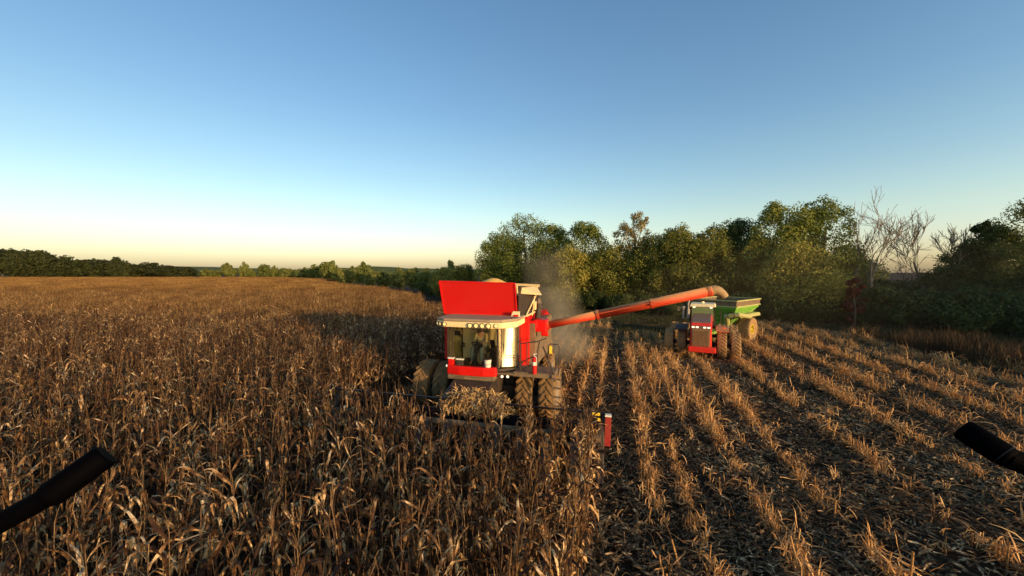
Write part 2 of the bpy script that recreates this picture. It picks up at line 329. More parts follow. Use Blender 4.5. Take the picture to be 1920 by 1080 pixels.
def corn_geometry(r, segs=7, nleaf=(9, 13), n=5):
    H = r.uniform(1.55, 1.95); lean = r.normal(0, 0.05, 2); kk = r.normal(0, 0.05, 2)
    def sp(z):
        t = z / H; return (lean[0] * z + kk[0] * math.sin(t * 3) * z * 0.5, lean[1] * z + kk[1] * math.sin(t * 3) * z * 0.5, z)
    st = NB(); zs = np.linspace(0, H, 7)
    st.tube([sp(z) for z in zs], [0.015 * (1 - 0.6 * z / H) for z in zs], n)
    top = sp(H)
    if r.random() < 0.65:      # broken tassel
        for _ in range(r.integers(1, 4)):
            a = r.uniform(0, 2 * PI); o = r.uniform(0.02, 0.14); hh = r.uniform(0.12, 0.32)
            st.tube([top, (top[0] + math.cos(a) * o * .5, top[1] + math.sin(a) * o * .5, H + hh * .6), (top[0] + math.cos(a) * o, top[1] + math.sin(a) * o, H + hh)], [0.005, 0.004, 0.002], 3)
    lv = NB(); k = r.integers(*nleaf); a0 = r.uniform(0, 2 * PI)
    for i in range(k):
        z = 0.25 + (H - 0.27) * (i + r.uniform(-.3, .3)) / k
        a = a0 + (i % 2) * PI + r.normal(0, 0.5)
        Ln = r.uniform(0.4, 0.8) * (0.75 if z > H * 0.85 else 1)
        V, F = corn_leaf(r, sp(max(z, 0.1)), a, Ln, r.uniform(0.75, 1.35), r.uniform(1.5, 3.6), r.uniform(0.015, 0.036), segs)
        lv.add(V, F)
    er = NB()
    for _ in range(1):
        z = r.uniform(0.7, 1.05); a = r.uniform(0, 2 * PI); b = np.array(sp(z)); d = np.array([math.cos(a), math.sin(a), 0])
        dirv = d * 0.55 + np.array([0, 0, -0.85 if r.random() < 0.6 else 0.85])
        pts = [b, b + d * 0.04 + dirv * 0.03, b + d * 0.05 + dirv * 0.1, b + d * .05 + dirv * 0.19, b + d * .05 + dirv * 0.25]
        er.tube(pts, [0.012, 0.026, 0.032, 0.024, 0.006], 6)
        for q in range(3):
            V, F = corn_leaf(r, pts[2], a + r.uniform(-1, 1), r.uniform(0.15, 0.28), r.uniform(-.8, 1), 1.5, 0.03, 4); er.add(V, F)
    return st, lv, er
def combine_mesh(name, parts):
    """parts: [(NB, mat)] -> single mesh with several materials"""
    V = []; F = []; mi = []; n = 0; mats = []
    for nb, mat in parts:
        v = np.concatenate(nb.V); f = np.concatenate(nb.F); V.append(v); F.append(f + n); n += len(v); mi += [len(mats)] * len(f); mats.append(mat)
    me = np_mesh(name, np.concatenate(V), np.concatenate(F), mats[0])
    for m_ in mats[1:]: me.materials.append(m_)
    me.polygons.foreach_set('material_index', mi)
    return me
NVAR = 12
corn_parts = []
for i in range(NVAR):
    r = np.random.default_rng(100 + i); corn_parts.append(corn_geometry(r))
corn_meshes = [(s.mesh('corn_stalk', M['cornstalk']), l.mesh('corn_leaves', M['cornleaf']), e.mesh('corn_ear', M['husk'])) for s, l, e in corn_parts]
def hidden_collection(name, meshes):
    c = bpy.data.collections.new(name)
    for i, me in enumerate(meshes):
        o = bpy.data.objects.new('%s_%02d' % (name, i), me); c.objects.link(o)
    return c
corn_kinds = hidden_collection('corn_kinds', [combine_mesh('corn_whole', [(s, M['cornstalk']), (l, M['cornleaf']), (e, M['husk'])]) for s, l, e in corn_parts])
# mid distance: a short piece of one row; far: block of several rows
def patch_mesh(r, nx, ny, dx, dy, segs, nleaf, mat, top_only=0.0):
    nb = NB()
    for ix in range(nx):
        for iy in range(ny):
            st, lv, er = corn_geometry(r, segs, nleaf, 3)
            off = np.array([(ix - (nx - 1) / 2) * dx + r.normal(0, .03), (iy - (ny - 1) / 2) * dy + r.normal(0, .04), r.normal(0, .08)])
            for q in (st, lv):
                for V, F in zip(q.V, q.F): pass
                V = np.concatenate(q.V); F = np.concatenate(q.F)
                nb.add(V + off, F)
    return nb
def clean(nb):
    V = np.concatenate(nb.V); F = np.concatenate(nb.F); return V, F
def mid_patch(i):
    r = np.random.default_rng(300 + i); a = patch_mesh(r, 1, 8, 0.76, 0.19, 4, (7, 10), None)
    return np_mesh('corn_row_piece', *clean(a), M['midcorn'])
def far_patch(i):
    r = np.random.default_rng(400 + i); nb = NB()
    for k in range(150):
        x = (r.integers(0, 5) - 2) * 0.76 + r.normal(0, .08); y = r.uniform(-1.9, 1.9); H = r.uniform(1.5, 2.0)
        nb.add([(x, y, 0.7), (x + .03, y, .7), (x + .03 + r.normal(0, .05), y, H), (x + r.normal(0, .05), y, H)], [(0, 1, 2, 3)])
        for q in range(5):
            V, F = corn_leaf(r, (x, y, H * r.uniform(0.5, 1.0)), r.uniform(0, 2 * PI), r.uniform(.35, .7), r.uniform(.6, 1.3), r.uniform(2, 3), 0.04, 3)
            nb.add(V, F)
    return np_mesh('corn_block', *clean(nb), M['canopy'])
mid_kinds = hidden_collection('corn_row_kinds', [mid_patch(i) for i in range(8)])
far_kinds = hidden_collection('corn_block_kinds', [far_patch(i) for i in range(5)])

def scatter(name, coll, P, rot, scl, idx, label, cat):
    """one object that repeats the meshes of a collection over points"""
    me = bpy.data.meshes.new(name); P = np.asarray(P, np.float32); me.vertices.add(len(P)); me.vertices.foreach_set('co', P.ravel())
    a = me.attributes.new('turn', 'FLOAT_VECTOR', 'POINT'); a.data.foreach_set('vector', np.asarray(rot, np.float32).ravel())
    a = me.attributes.new('size', 'FLOAT_VECTOR', 'POINT'); a.data.foreach_set('vector', np.asarray(scl, np.float32).ravel())
    a = me.attributes.new('which', 'INT', 'POINT'); a.data.foreach_set('value', np.asarray(idx, np.int32))
    o = bpy.data.objects.new(name, me); COL.objects.link(o)
    g = bpy.data.node_groups.new(name, 'GeometryNodeTree')
    g.interface.new_socket('Geometry', in_out='INPUT', socket_type='NodeSocketGeometry'); g.interface.new_socket('Geometry', in_out='OUTPUT', socket_type='NodeSocketGeometry')
    gi = g.nodes.new('NodeGroupInput'); go = g.nodes.new('NodeGroupOutput')
    ci = g.nodes.new('GeometryNodeCollectionInfo'); ci.inputs['Collection'].default_value = coll; ci.inputs['Separate Children'].default_value = True; ci.inputs['Reset Children'].default_value = True
    ip = g.nodes.new('GeometryNodeInstanceOnPoints'); ip.inputs['Pick Instance'].default_value = True
    def attr(nm, ty):
        n = g.nodes.new('GeometryNodeInputNamedAttribute'); n.data_type = ty; n.inputs['Name'].default_value = nm; return n
    t, s, wh = attr('turn', 'FLOAT_VECTOR'), attr('size', 'FLOAT_VECTOR'), attr('which', 'INT')
    er = g.nodes.new('FunctionNodeEulerToRotation')
    g.links.new(t.outputs['Attribute'], er.inputs[0]); g.links.new(er.outputs[0], ip.inputs['Rotation'])
    g.links.new(s.outputs['Attribute'], ip.inputs['Scale']); g.links.new(wh.outputs['Attribute'], ip.inputs['Instance Index'])
    g.links.new(gi.outputs[0], ip.inputs['Points']); g.links.new(ci.outputs[0], ip.inputs['Instance']); g.links.new(ip.outputs[0], go.inputs[0])
    md = o.modifiers.new('scatter', 'NODES'); md.node_group = g
    return tag(o, label, cat, kind='stuff')

# field layout in row coordinates: u across the rows (to the right), v along the rows (away)
def uv2w(u, v): return RN.x * u + RD.x * v, RN.y * u + RD.y * v
CC = Vector((-0.95, 14.7, 0))                   # combine: front axle centre
cu, cv = CC.dot(RN), CC.dot(RD)
U_EDGE = Vector((cut_edge(5), 5, 0)).dot(RN)    # cut edge of the standing corn
HL = cu - 4.35                                  # left end of the header
def far_limit(x):
    """depth of the far edge of the corn at world x"""
    pts = [(-600, 262), (-120, 262), (-95, 215), (-84, 168), (-60, 130), (-42, 106), (-26, 82), (-16, 66), (-10.5, 47), (0, 44)]
    return np.interp(x, [p[0] for p in pts], [p[1] for p in pts])
def standing(u, v, x, y, pad=0.0):
    ok = (u < U_EDGE + 0.01) & (y < far_limit(x))
    swath = (u > HL - 0.2) & (v > cv - np.where(np.abs(u - cu - 0.6) < 1.5, 4.5, 3.4))       # what the combine has already cut
    return ok & ~swath
us = U_EDGE - 0.76 * np.arange(0, 90)
pts = []
for k, u in enumerate(us):
    v = np.arange(-14, 60, 0.175 if k else 0.09) + rng.uniform(0, .17); v = v + rng.normal(0, .03, len(v))
    uu = u + rng.normal(0, .035, len(v)); x = RN.x * uu + RD.x * v; y = RN.y * uu + RD.y * v
    keep = standing(uu, v, x, y) & (y > 2.2) & (y < 27 + ((u * 7.3) % 1) * 14 + 3 * np.sin(x)) & (x > -y * 1.45 - 3) & (rng.random(len(v)) > 0.06)
    pts += [(a, b, k) for a, b in zip(x[keep], y[keep])]
pts = np.array(pts); D = pts[:, 1]
near = D < 99; mid = (D >= 27) & (D < 30)
NP = pts[near]
# the 300 plants that show largest stand as things of their own
prx = NP[:, 0] / NP[:, 1] * FPX + 960; pry = 510 + (CAMZ - 2.0) / NP[:, 1] * FPX
vis = (prx > -10) & (prx < 1250) & (pry < 1085)
order = np.argsort(np.where(vis, NP[:, 1], 1e9))[:300]
chosen = np.zeros(len(NP), bool); chosen[order] = True
for i in order:
    x, y, k = NP[i]; q = int(rng.integers(0, NVAR)); s_, l_, e_ = corn_meshes[q]
    edge = k == 0
    rz = rng.uniform(0, 2 * PI); sc = rng.uniform(0.92, 1.1)
    o = link_mesh('corn_plant', s_, None, (x, y, 0), rz, sc); o.rotation_euler = (rng.normal(0, .05), rng.normal(0, .05), rz)
    if edge: tag(o, 'tall dry corn plant glowing golden on the cut edge beside the stubble', 'corn plant', 'corn plants in the sunlit edge row')
    else: tag(o, 'tall dry brown corn plant inside the standing crop in the foreground', 'corn plant', 'foreground corn plants inside the crop')
    link_mesh('leaves', l_, o); link_mesh('ear', e_, o)
rest = NP[~chosen]; n = len(rest)
scatter('standing_corn', corn_kinds, np.c_[rest[:, 0], rest[:, 1], np.zeros(n)], np.c_[rng.normal(0, .06, n), rng.normal(0, .06, n), rng.uniform(0, 2 * PI, n)],
        np.repeat(rng.uniform(0.88, 1.12, n)[:, None], 3, 1), rng.integers(0, NVAR, n), 'mass of dry brown standing corn around the harvester', 'corn')
# middle distance, row pieces of 1.5 m
mp = []
for u in U_EDGE - 0.76 * np.arange(0, 170):
    v = np.arange(10, 130, 1.5) + rng.uniform(0, .4); x = RN.x * u + RD.x * v; y = RN.y * u + RD.y * v
    keep = standing(np.full(len(v), u), v, x, y) & (y >= 27.6 + ((u * 7.3) % 1) * 14 + 3 * np.sin(x)) & (y < 75 + ((u * 3.1) % 1) * 20) & (x > -y * 1.4 - 3)
    mp += list(zip(x[keep], y[keep]))
mp = np.array(mp); n = len(mp)
scatter('corn_rows', mid_kinds, np.c_[mp, rng.normal(0, .05, n)], np.c_[np.zeros(n), np.zeros(n), -ROWYAW + PI * rng.integers(0, 2, n)],
        np.c_[np.ones(n), np.ones(n), rng.uniform(0.94, 1.08, n)], rng.integers(0, 8, n), 'rows of dry corn stretching behind and left of the harvester', 'corn')
fp = []
for u in U_EDGE - 1.9 - 3.8 * np.arange(0, 140):
    v = np.arange(20, 420, 3.8); x = RN.x * u + RD.x * v; y = RN.y * u + RD.y * v
    keep = standing(np.full(len(v), u), v, x, y) & (y >= 82 + 7 * np.sin(u)) & (x > -y * 1.4 - 5)
    fp += list(zip(x[keep], y[keep]))
fp = np.array(fp); n = len(fp)
scatter('distant_corn', far_kinds, np.c_[fp, rng.normal(0, .04, n)], np.c_[np.zeros(n), np.zeros(n), -ROWYAW + PI * rng.integers(0, 2, n)],
        np.c_[np.ones(n), np.ones(n), rng.uniform(0.96, 1.06, n)], rng.integers(0, 5, n), 'far golden cornfield reaching to the tree line', 'corn')
print('corn', len(pts), len(mp), len(fp))

# ------------------------------------------------------------------ stubble, residue, weeds
def stubble_geo(r, tall=1.0):
    nb = NB(); H = r.uniform(0.2, 0.42) * tall
    nb.tube([(0, 0, -0.05), (r.normal(0, .05), r.normal(0, .05), H)], [0.018, 0.015], 6)
    for _ in range(r.integers(9, 16)):
        V, F = corn_leaf(r, (r.normal(0, .07), r.normal(0, .10), r.uniform(0.02, H)), r.uniform(0, 2 * PI), r.uniform(0.12, 0.42) * (0.6 + 0.4 * tall), r.uniform(-0.7, 1.4), r.uniform(0.2, 1.8), r.uniform(0.007, 0.020), 4)
        nb.add(V, F)
    return nb
def residue_geo(r, S=1.6, cnt=330):
    nb = NB()
    for _ in range(cnt):
        p = np.array([r.uniform(-S / 2, S / 2), r.uniform(-S / 2, S / 2), r.uniform(0.01, 0.10)]); a = r.normal(PI / 2 * 0, 0.9) ; Ln = r.uniform(0.05, 0.30) * (1.6 if r.random() < .08 else 1); w_ = r.uniform(0.004, 0.014)
        d = np.array([math.cos(a), math.sin(a), r.normal(0, .28)]); s_ = np.array([-math.sin(a), math.cos(a), r.normal(0, .5)]) * w_
        c = d * Ln / 2; mid_ = np.array([0, 0, r.uniform(0, .04)])
        nb.add([p - c - s_, p - c + s_, p + mid_ + s_ * 1.3, p + mid_ - s_ * 1.3, p + c + s_ * .5, p + c - s_ * .5], [(0, 1, 2, 3), (3, 2, 4, 5)])
    return nb
st_mesh = [stubble_geo(np.random.default_rng(500 + i)).mesh('stubble_tuft', M['stubble']) for i in range(10)]
stt_mesh = [stubble_geo(np.random.default_rng(530 + i), 1.9).mesh('tall_stubble_tuft', M['stubble']) for i in range(8)]
stub_kinds = hidden_collection('stubble_kinds', st_mesh + stt_mesh)
res_kinds = hidden_collection('residue_kinds', [residue_geo(np.random.default_rng(600 + i)).mesh('residue_piece', M['residue']) for i in range(6)])
sp = []; clump = {}
for k in range(1, 50):
    u = U_EDGE + 0.76 * k
    v = 0.0 - 14; 
    on = 1
    while v < 60:
        v += rng.exponential(0.17) + 0.06
        x, y = uv2w(u, v)
        dens = min(1, max(0, 0.62 + 0.7 * math.sin(v * 0.9 + k * 2.1) * math.sin(v * 0.37 + k * 5.3)))
        strong = (k in (2, 3, 5)) or ((k % 3) == 1 and k > 5) or (1 < k < 6 and v > 15)
        if rng.random() > ((0.45 + 0.55 * dens) if strong else 0.25 * dens) * min(1, 0.62 + v * 0.035): continue
        if y < 3 or x > y * 1.42 + 1 or x > EAST + 0.12 * (36 - y) * 0 or y > 42: continue
        if 9.0 < x < 20 and y > 31 and x - 9 < (y - 27) * 0.9: continue
        sp.append((x + rng.normal(0, .05), y, 1 if (k < 6 and 16 < y) or (strong and rng.random() < .25) else 0, u, v))
        if strong:
            for _ in range(2): sp.append((x + rng.normal(0, .10), y + rng.uniform(-.1, .2), int(rng.random() < .12), u, v))
for k in range(0, 13):                      # behind the machine
    u = U_EDGE - 0.76 * k; v = cv + 1
    while v < cv + 31:
        v += rng.exponential(0.2) + 0.08; x, y = uv2w(u, v)
        if u > HL: sp.append((x, y, int(k < 3 and y > 18), u, v))
sp = np.array(sp); ordr = np.argsort(np.where((np.abs(sp[:, 0] / sp[:, 1]) < 1.33) & (sp[:, 1] > 6.9), sp[:, 1], 1e9))[:300]
ch = np.zeros(len(sp), bool); ch[ordr] = True
for i in ordr:
    x, y = sp[i][:2]
    o = link_mesh('stubble_tuft', st_mesh[int(rng.integers(0, 10))], None, (x, y, 0), rng.uniform(0, 2 * PI), rng.uniform(0.6, 1.05))
    tag(o, 'cut corn stump with ragged tan leaves in the near stubble rows', 'corn stubble', 'cut corn stumps in the foreground stubble')
r_ = sp[~ch]; n = len(r_); tl = r_[:, 2] > 0.5
scatter('corn_stubble', stub_kinds, np.c_[r_[:, :2], np.zeros(n)], np.c_[rng.normal(0, .15, n), rng.normal(0, .15, n), rng.uniform(0, 2 * PI, n)],
        np.repeat(rng.uniform(0.8, 1.25, n)[:, None], 3, 1), np.where(tl, rng.integers(10, 18, n), rng.integers(0, 10, n)), 'rows of cut corn stubble lit golden from the right', 'corn stubble')
rp = []
for x in np.arange(-14, EAST + 2, 1.25):
    for y in np.arange(3, 43, 1.25):
        u = x * RN.x + y * RN.y; v = x * RD.x + y * RD.y
        if abs(x) > y * 1.42 + 2: continue
        if u > U_EDGE - 1.0 or (u > HL and v > cv - 2): rp.append((x + rng.normal(0, .3), y + rng.normal(0, .3), 0.0))
rp = np.array(rp); n = len(rp)
scatter('crop_residue', res_kinds, rp, np.c_[np.zeros(n), np.zeros(n), rng.normal(-0.1, 0.35, n) + PI * rng.integers(0, 2, n)], np.repeat(rng.uniform(.9, 1.3, n)[:, None], 3, 1),
        rng.integers(0, 6, n), 'chopped husks and leaves littering the dark harvested soil', 'crop residue')
def weed_geo(r, cnt, S, h0, h1, w_):
    nb = NB()
    for _ in range(cnt):
        x, y = r.uniform(-S / 2, S / 2, 2); h = r.uniform(h0, h1); a = r.uniform(0, 2 * PI); l = r.normal(0, .18, 2) * h
        s_ = np.array([math.cos(a), math.sin(a), 0]) * w_
        b = np.array([x, y, 0.]); m_ = b + [l[0] * .4, l[1] * .4, h * .6]; t = b + [l[0], l[1], h]
        nb.add([b - s_, b + s_, m_ + s_, m_ - s_, t + s_ * .2, t - s_ * .2], [(0, 1, 2, 3), (3, 2, 4, 5)])
    return nb
weed_kinds = hidden_collection('weed_kinds', [weed_geo(np.random.default_rng(700 + i), 90, 1.2, 0.6, 1.5, 0.012).mesh('weed_piece', M['strawgrass']) for i in range(5)])
grass_kinds = hidden_collection('grass_kinds', [weed_geo(np.random.default_rng(720 + i), 260, 2.0, 0.12, 0.4, 0.012).mesh('grass_piece', M['greengrass']) for i in range(5)])
wp = []
for y in np.arange(8, 37, 0.8):
    for x in np.arange(EAST, EAST + 4.6, 0.8):
        yy = y + rng.normal(0, .3); xx = x + rng.normal(0, .3)
        fade = (34 - yy) / 10
        if rng.random() < min(1, max(0.08, fade)): wp.append((xx, yy, 0))
wp = np.array(wp); n = len(wp)
scatter('dry_weeds', weed_kinds, wp, np.c_[np.zeros(n), np.zeros(n), rng.uniform(0, 6.28, n)], np.repeat(rng.uniform(.6, 1.1, n)[:, None], 3, 1), rng.integers(0, 5, n),
        'strip of brown standing weeds along the right edge of the stubble', 'weeds')
gp = []
for x in np.arange(-8, 62, 1.7):
    for y in np.arange(8, 66, 1.7):
        if x > y * 1.45 + 3: continue
        in_m = (x > EAST + 3) or (y > 36 and x > EAST) or (y > 41.5 and x > 9 - (y - 42) * 1.1) or (9 < x < 20 and y > 30 and x - 9 < (y - 27) * 0.9)
        if in_m: gp.append((x + rng.normal(0, .4), y + rng.normal(0, .4), 0))
gp = np.array(gp); n = len(gp)
scatter('margin_grass', grass_kinds, gp, np.c_[np.zeros(n), np.zeros(n), rng.uniform(0, 6.28, n)], np.repeat(rng.uniform(.8, 1.3, n)[:, None], 3, 1), rng.integers(0, 5, n),
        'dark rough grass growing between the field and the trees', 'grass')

# ------------------------------------------------------------------ trees
def crown_np(r, H, rad, z0, lobes, per, leaf, shape=1.0, gap=0.0, lobe_r=0.30):
    V = []; F = []
    cz = (H + z0) / 2; hz = (H - z0) / 2
    cs = []
    for i in range(lobes):
        while True:
            p = r.uniform(-1, 1, 3)
            if np.dot(p, p) < 1: break
        p = p / (np.linalg.norm(p) + 1e-6) * (np.linalg.norm(p) ** 0.6)
        taper = 1.0 - 0.35 * max(0, p[2]) ** 2 * shape; lrs = 0.75 if p[2] > 0.55 else 1.0
        lr = lobe_r * r.uniform(0.6, 1.25) * lrs
        cs.append((p[0] * rad * (1 - lr) * taper, p[1] * rad * (1 - lr) * taper, cz + p[2] * hz * (1 - lr * rad / hz * 0.9), lr * rad))
    C = np.array(cs); n = lobes * per
    ci = np.repeat(np.arange(lobes), per); d = r.normal(0, 1, (n, 3)); d /= np.linalg.norm(d, axis=1)[:, None]
    rr = r.uniform(0.45, 1.12, n) ** 0.7
    P = C[ci, :3] + d * (C[ci, 3] * rr)[:, None] * np.array([1, 1, 1.0])
    P[:, 2] = np.maximum(P[:, 2], 0.15)
    nrm = d + r.normal(0, .55, (n, 3)); nrm /= np.linalg.norm(nrm, axis=1)[:, None]
    t = np.cross(nrm, r.normal(0, 1, (n, 3))); t /= np.linalg.norm(t, axis=1)[:, None]; b = np.cross(nrm, t)
    s = (leaf * r.uniform(0.6, 1.3, n))[:, None]
    Vs = np.stack([P - t * s, P - b * s * .6, P + t * s, P + b * s * .6], 1).reshape(-1, 3)
    Fs = np.arange(n * 4).reshape(-1, 4)
    return Vs, Fs, C
def trunk_mb(r, H, C, rad, base_r, limbs=7):
    m = MB(); top = H * 0.72; pts = [(0, 0, -0.1), (r.normal(0, .1), r.normal(0, .1), top * .4), (r.normal(0, .3), r.normal(0, .3), top)]
    m.tube(pts, [base_r, base_r * .7, base_r * .25], 8)
    for i in r.choice(len(C), min(limbs, len(C)), replace=False):
        c = C[i]; z = min(c[2] * 0.75, top * .9) * r.uniform(.6, .9); t = z / top
        m.tube([(0, 0, z), (c[0] * .5, c[1] * .5, z + (c[2] - z) * .6), (c[0], c[1], c[2])], [base_r * .4, base_r * .25, base_r * .08], 5)
    return m
tree_cache = {}
def tree_kind(key, H, rad, z0, lobes, per, leaf, mat, seed, lobe_r=0.3, shape=1.0):
    if key in tree_cache: return tree_cache[key]
    r = np.random.default_rng(seed); V, F, C = crown_np(r, H, rad, z0, lobes, per, leaf, shape, lobe_r=lobe_r)
    tree_cache[key] = (trunk_mb(r, H, C, rad, H * 0.022).mesh('trunk', M['bark'], True), np_mesh('crown', V, F, M[mat]))
    return tree_cache[key]
def place_tree(name, key, px, d, H, wid, label, group, z0f=0.12, lobes=34, per=260, leaf=0.15, mat='leaf_green', lobe_r=0.3, x=None, shape=1.0, cat='tree'):
    """unique broadleaf tree: H tall, wid wide, at photo column px and depth d"""
    trk, crn = tree_kind(key, H, wid / 2, H * z0f, lobes, per, leaf, mat, abs(hash_(key)) % 9999, lobe_r, shape)
    X = px2w(px, d) if x is None else x
    o = empty(name, (X, d, 0), rng.uniform(0, 6.28), label, cat, group)
    link_mesh('trunk', trk, o); link_mesh('crown', crn, o)
    return o
def hash_(s): 
    h = 7
    for c in str(s): h = (h * 31 + ord(c)) % 1000003
    return h
def topH(y, d): return (CAMZ + (510 - y) / FPX * d) * 1.05
main = [  # px, depth, top y, width px, material, label
 (838, 78, 500, 50, 'leaf_olive', 'low rounded olive tree just left of the big green group'),
 (868, 72, 494, 46, 'leaf_olive', 'small yellowish olive tree behind the left end of the red grain tank'),
 (938, 66, 432, 76, 'leaf_green', 'broad green tree at the left end of the big group, above the grain tank'),
 (988, 63, 396, 108, 'leaf_green', 'tallest rounded green tree of the group directly above the grain heap'),
 (1036, 61, 422, 70, 'leaf_green', 'green tree behind the rising dust plume'),
 (1094, 58, 415, 76, 'leaf_green', 'pointed dark green tree right of the dust plume'),
 (1068, 55, 462, 70, 'leaf_olive', 'lower green tree in front of the pointed one, right of the dust'),
 (1150, 55, 450, 84, 'leaf_olive', 'olive green tree above the middle of the unloading auger'),
 (1232, 52, 436, 80, 'leaf_olive', 'olive tree right of the sparse golden tree'),
 (1275, 50, 424, 84, 'leaf_olive', 'wide olive tree above the outer half of the auger'),
 (1330, 48, 428, 84, 'leaf_olive', 'olive tree directly above the auger spout'),
 (1385, 50, 412, 76, 'leaf_dark', 'darker tree with ragged top above the grain cart'),
 (1425, 46, 440, 76, 'leaf_olive', 'lower olive tree behind the grain cart'),
 (1466, 46, 376, 92, 'leaf_green', 'tall green tree with knobbly top right of the grain cart'),
 (1536, 45, 372, 96, 'leaf_green', 'tall green tree beside the leaning bare tree'),
 (1500, 42, 455, 110, 'leaf_olive', 'low bushy tree in front of the two tall green trees'),
]
for i, (px, d, ty, wp_, mat, lab) in enumerate(main):
    H = topH(ty, d); wid = wp_ / FPX * d * (1.62 if px > 1000 else 1.45)
    place_tree('broadleaf_tree', 'm%d' % i, px, d, H, wid, lab, 'tree line behind the machines', -0.05, 105, 210, 0.125, mat, lobe_r=0.30, shape=0.9)
# second rank behind closes the wood
for i, (px, d, ty, wp_) in enumerate([(940, 80, 462, 70), (970, 80, 440, 80), (1125, 72, 470, 90), (1190, 66, 468, 90), (1300, 62, 450, 90), (1360, 60, 455, 90), (1440, 58, 430, 80), (1585, 58, 520, 70)]):
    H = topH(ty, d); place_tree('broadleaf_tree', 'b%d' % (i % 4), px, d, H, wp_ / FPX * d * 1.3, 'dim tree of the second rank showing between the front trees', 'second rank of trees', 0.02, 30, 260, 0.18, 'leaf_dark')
# sparse golden tree
place_tree('sparse_tree', 'sparse', 1190, 54, topH(403, 54), 6.6, 'sparse golden-leaved tree standing up between the green crowns', None, 0.45, 60, 80, 0.12, 'leaf_yellow', lobe_r=0.20)
# right-hand shaded trees
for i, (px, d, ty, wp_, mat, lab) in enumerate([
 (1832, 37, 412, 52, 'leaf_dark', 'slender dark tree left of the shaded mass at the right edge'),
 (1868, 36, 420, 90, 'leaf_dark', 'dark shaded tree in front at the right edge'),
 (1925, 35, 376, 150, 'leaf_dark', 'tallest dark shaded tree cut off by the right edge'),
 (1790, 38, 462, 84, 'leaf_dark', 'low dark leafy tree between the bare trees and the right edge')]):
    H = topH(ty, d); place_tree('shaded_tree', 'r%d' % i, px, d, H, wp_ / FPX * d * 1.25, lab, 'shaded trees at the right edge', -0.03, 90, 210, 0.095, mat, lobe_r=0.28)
# out of frame to the right the tree line bends round; it throws the shade over the right of the field
sx, sy = math.sin(R(SUN_AZ)), -math.cos(R(SUN_AZ)); px_, py_ = -sy, sx
for i, (p, s) in enumerate([(47, 32), (51, 31), (55, 32), (59, 31), (63, 32), (68, 32), (49, 42), (56, 42), (64, 42)]):
    X, Y = sx * s + px_ * p, sy * s + py_ * p
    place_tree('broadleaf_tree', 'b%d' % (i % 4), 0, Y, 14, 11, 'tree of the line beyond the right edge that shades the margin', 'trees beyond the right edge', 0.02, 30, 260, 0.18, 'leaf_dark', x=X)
# shrubs at the foot of the trees
shr = []
edge_shade = [(sx * s + px_ * p, sy * s + py_ * p) for p, s in ((36.5, 19), (38, 22), (39, 19), (41.5, 20), (44, 20), (47, 21))]  # unseen shrubs added to throw shade over the dry weeds
for px in range(1060, 1960, 30):
    d = np.interp(px, [860, 1000, 1200, 1400, 1600, 1800, 1960], [68, 58, 50, 43.5, 40, 35, 32]) - rng.uniform(0.5, 2.0)
    shr.append((px + rng.uniform(-8, 8), d, rng.uniform(2.2, 3.6) * (1.25 if px > 1560 else 1)))
for px in range(790, 1060, 22):
    shr.append((px, np.interp(px, [790, 860, 960, 1060], [92, 66, 60, 56]) + rng.uniform(-1, 1), rng.uniform(2.6, 3.8)))
for px in range(1575, 1960, 24):
    d = np.interp(px, [1575, 1960], [44, 37]) + rng.uniform(0, 3); shr.append((px, d, rng.uniform(4.4, 5.6)))
for i, (px, d, H) in enumerate(shr):
    key = 's%d' % (i % 6)
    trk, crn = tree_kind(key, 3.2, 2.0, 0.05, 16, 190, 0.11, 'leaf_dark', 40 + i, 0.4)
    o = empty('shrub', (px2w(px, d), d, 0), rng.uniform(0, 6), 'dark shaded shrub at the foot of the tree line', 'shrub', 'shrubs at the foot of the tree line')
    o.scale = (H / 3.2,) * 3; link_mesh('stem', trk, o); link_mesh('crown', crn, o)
for X, Y in edge_shade:
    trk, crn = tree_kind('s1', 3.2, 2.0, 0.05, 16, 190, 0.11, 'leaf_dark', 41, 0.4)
    o = empty('shrub', (X, Y, 0), rng.uniform(0, 6), 'unseen shrub added beyond the right edge to shade the dry weeds', 'shrub', 'unseen shrubs added to shade the weeds'); link_mesh('stem', trk, o); link_mesh('crown', crn, o); o.scale = (1.2, 1.2, 1.15)
place_tree('red_shrub', 'redshrub', 1604, 37.2, topH(520, 37.2) , 2.6, 'dull red autumn shrub under the leaning bare tree', None, 0.05, 16, 180, 0.11, 'leaf_red', cat='shrub')
# distant trees
rr = np.random.default_rng(5); cnt_ = {}; ORD = 'first second third fourth fifth sixth seventh eighth ninth tenth eleventh twelfth thirteenth fourteenth fifteenth sixteenth seventeenth eighteenth nineteenth twentieth'.split()
far_list = []
for px, ty in [(-30, 462), (5, 466), (28, 465), (52, 467), (76, 470), (92, 476), (108, 474), (128, 480), (150, 486), (172, 484), (190, 486), (210, 489), (232, 493), (252, 492), (270, 492), (290, 492), (310, 496), (328, 500), (342, 500)]:
    far_list.append((px, 268 + rr.uniform(-6, 8), ty, 46, 0))
for px, ty, wd in [(218, 479, 20), (235, 483, 17)]: far_list.append((px, 262, ty, wd, 1))
for px, ty, wd in [(388, 504, 26), (405, 506, 20), (430, 491, 24), (458, 491, 16), (470, 503, 22), (497, 495, 24), (515, 497, 14), (532, 503, 22)]: far_list.append((px, 300, ty, wd, 1))
for px, d, ty, wd in [(545, 250, 502, 28), (565, 235, 500, 26), (590, 220, 496, 28), (618, 200, 487, 34), (640, 185, 503, 30), (660, 165, 498, 26), (682, 150, 492, 30), (700, 140, 504, 30), (722, 130, 506, 34), (748, 120, 502, 32), (775, 108, 500, 32), (800, 98, 503, 32), (822, 92, 500, 34), (845, 86, 490, 30)]:
    far_list.append((px, d, ty, wd, 2))
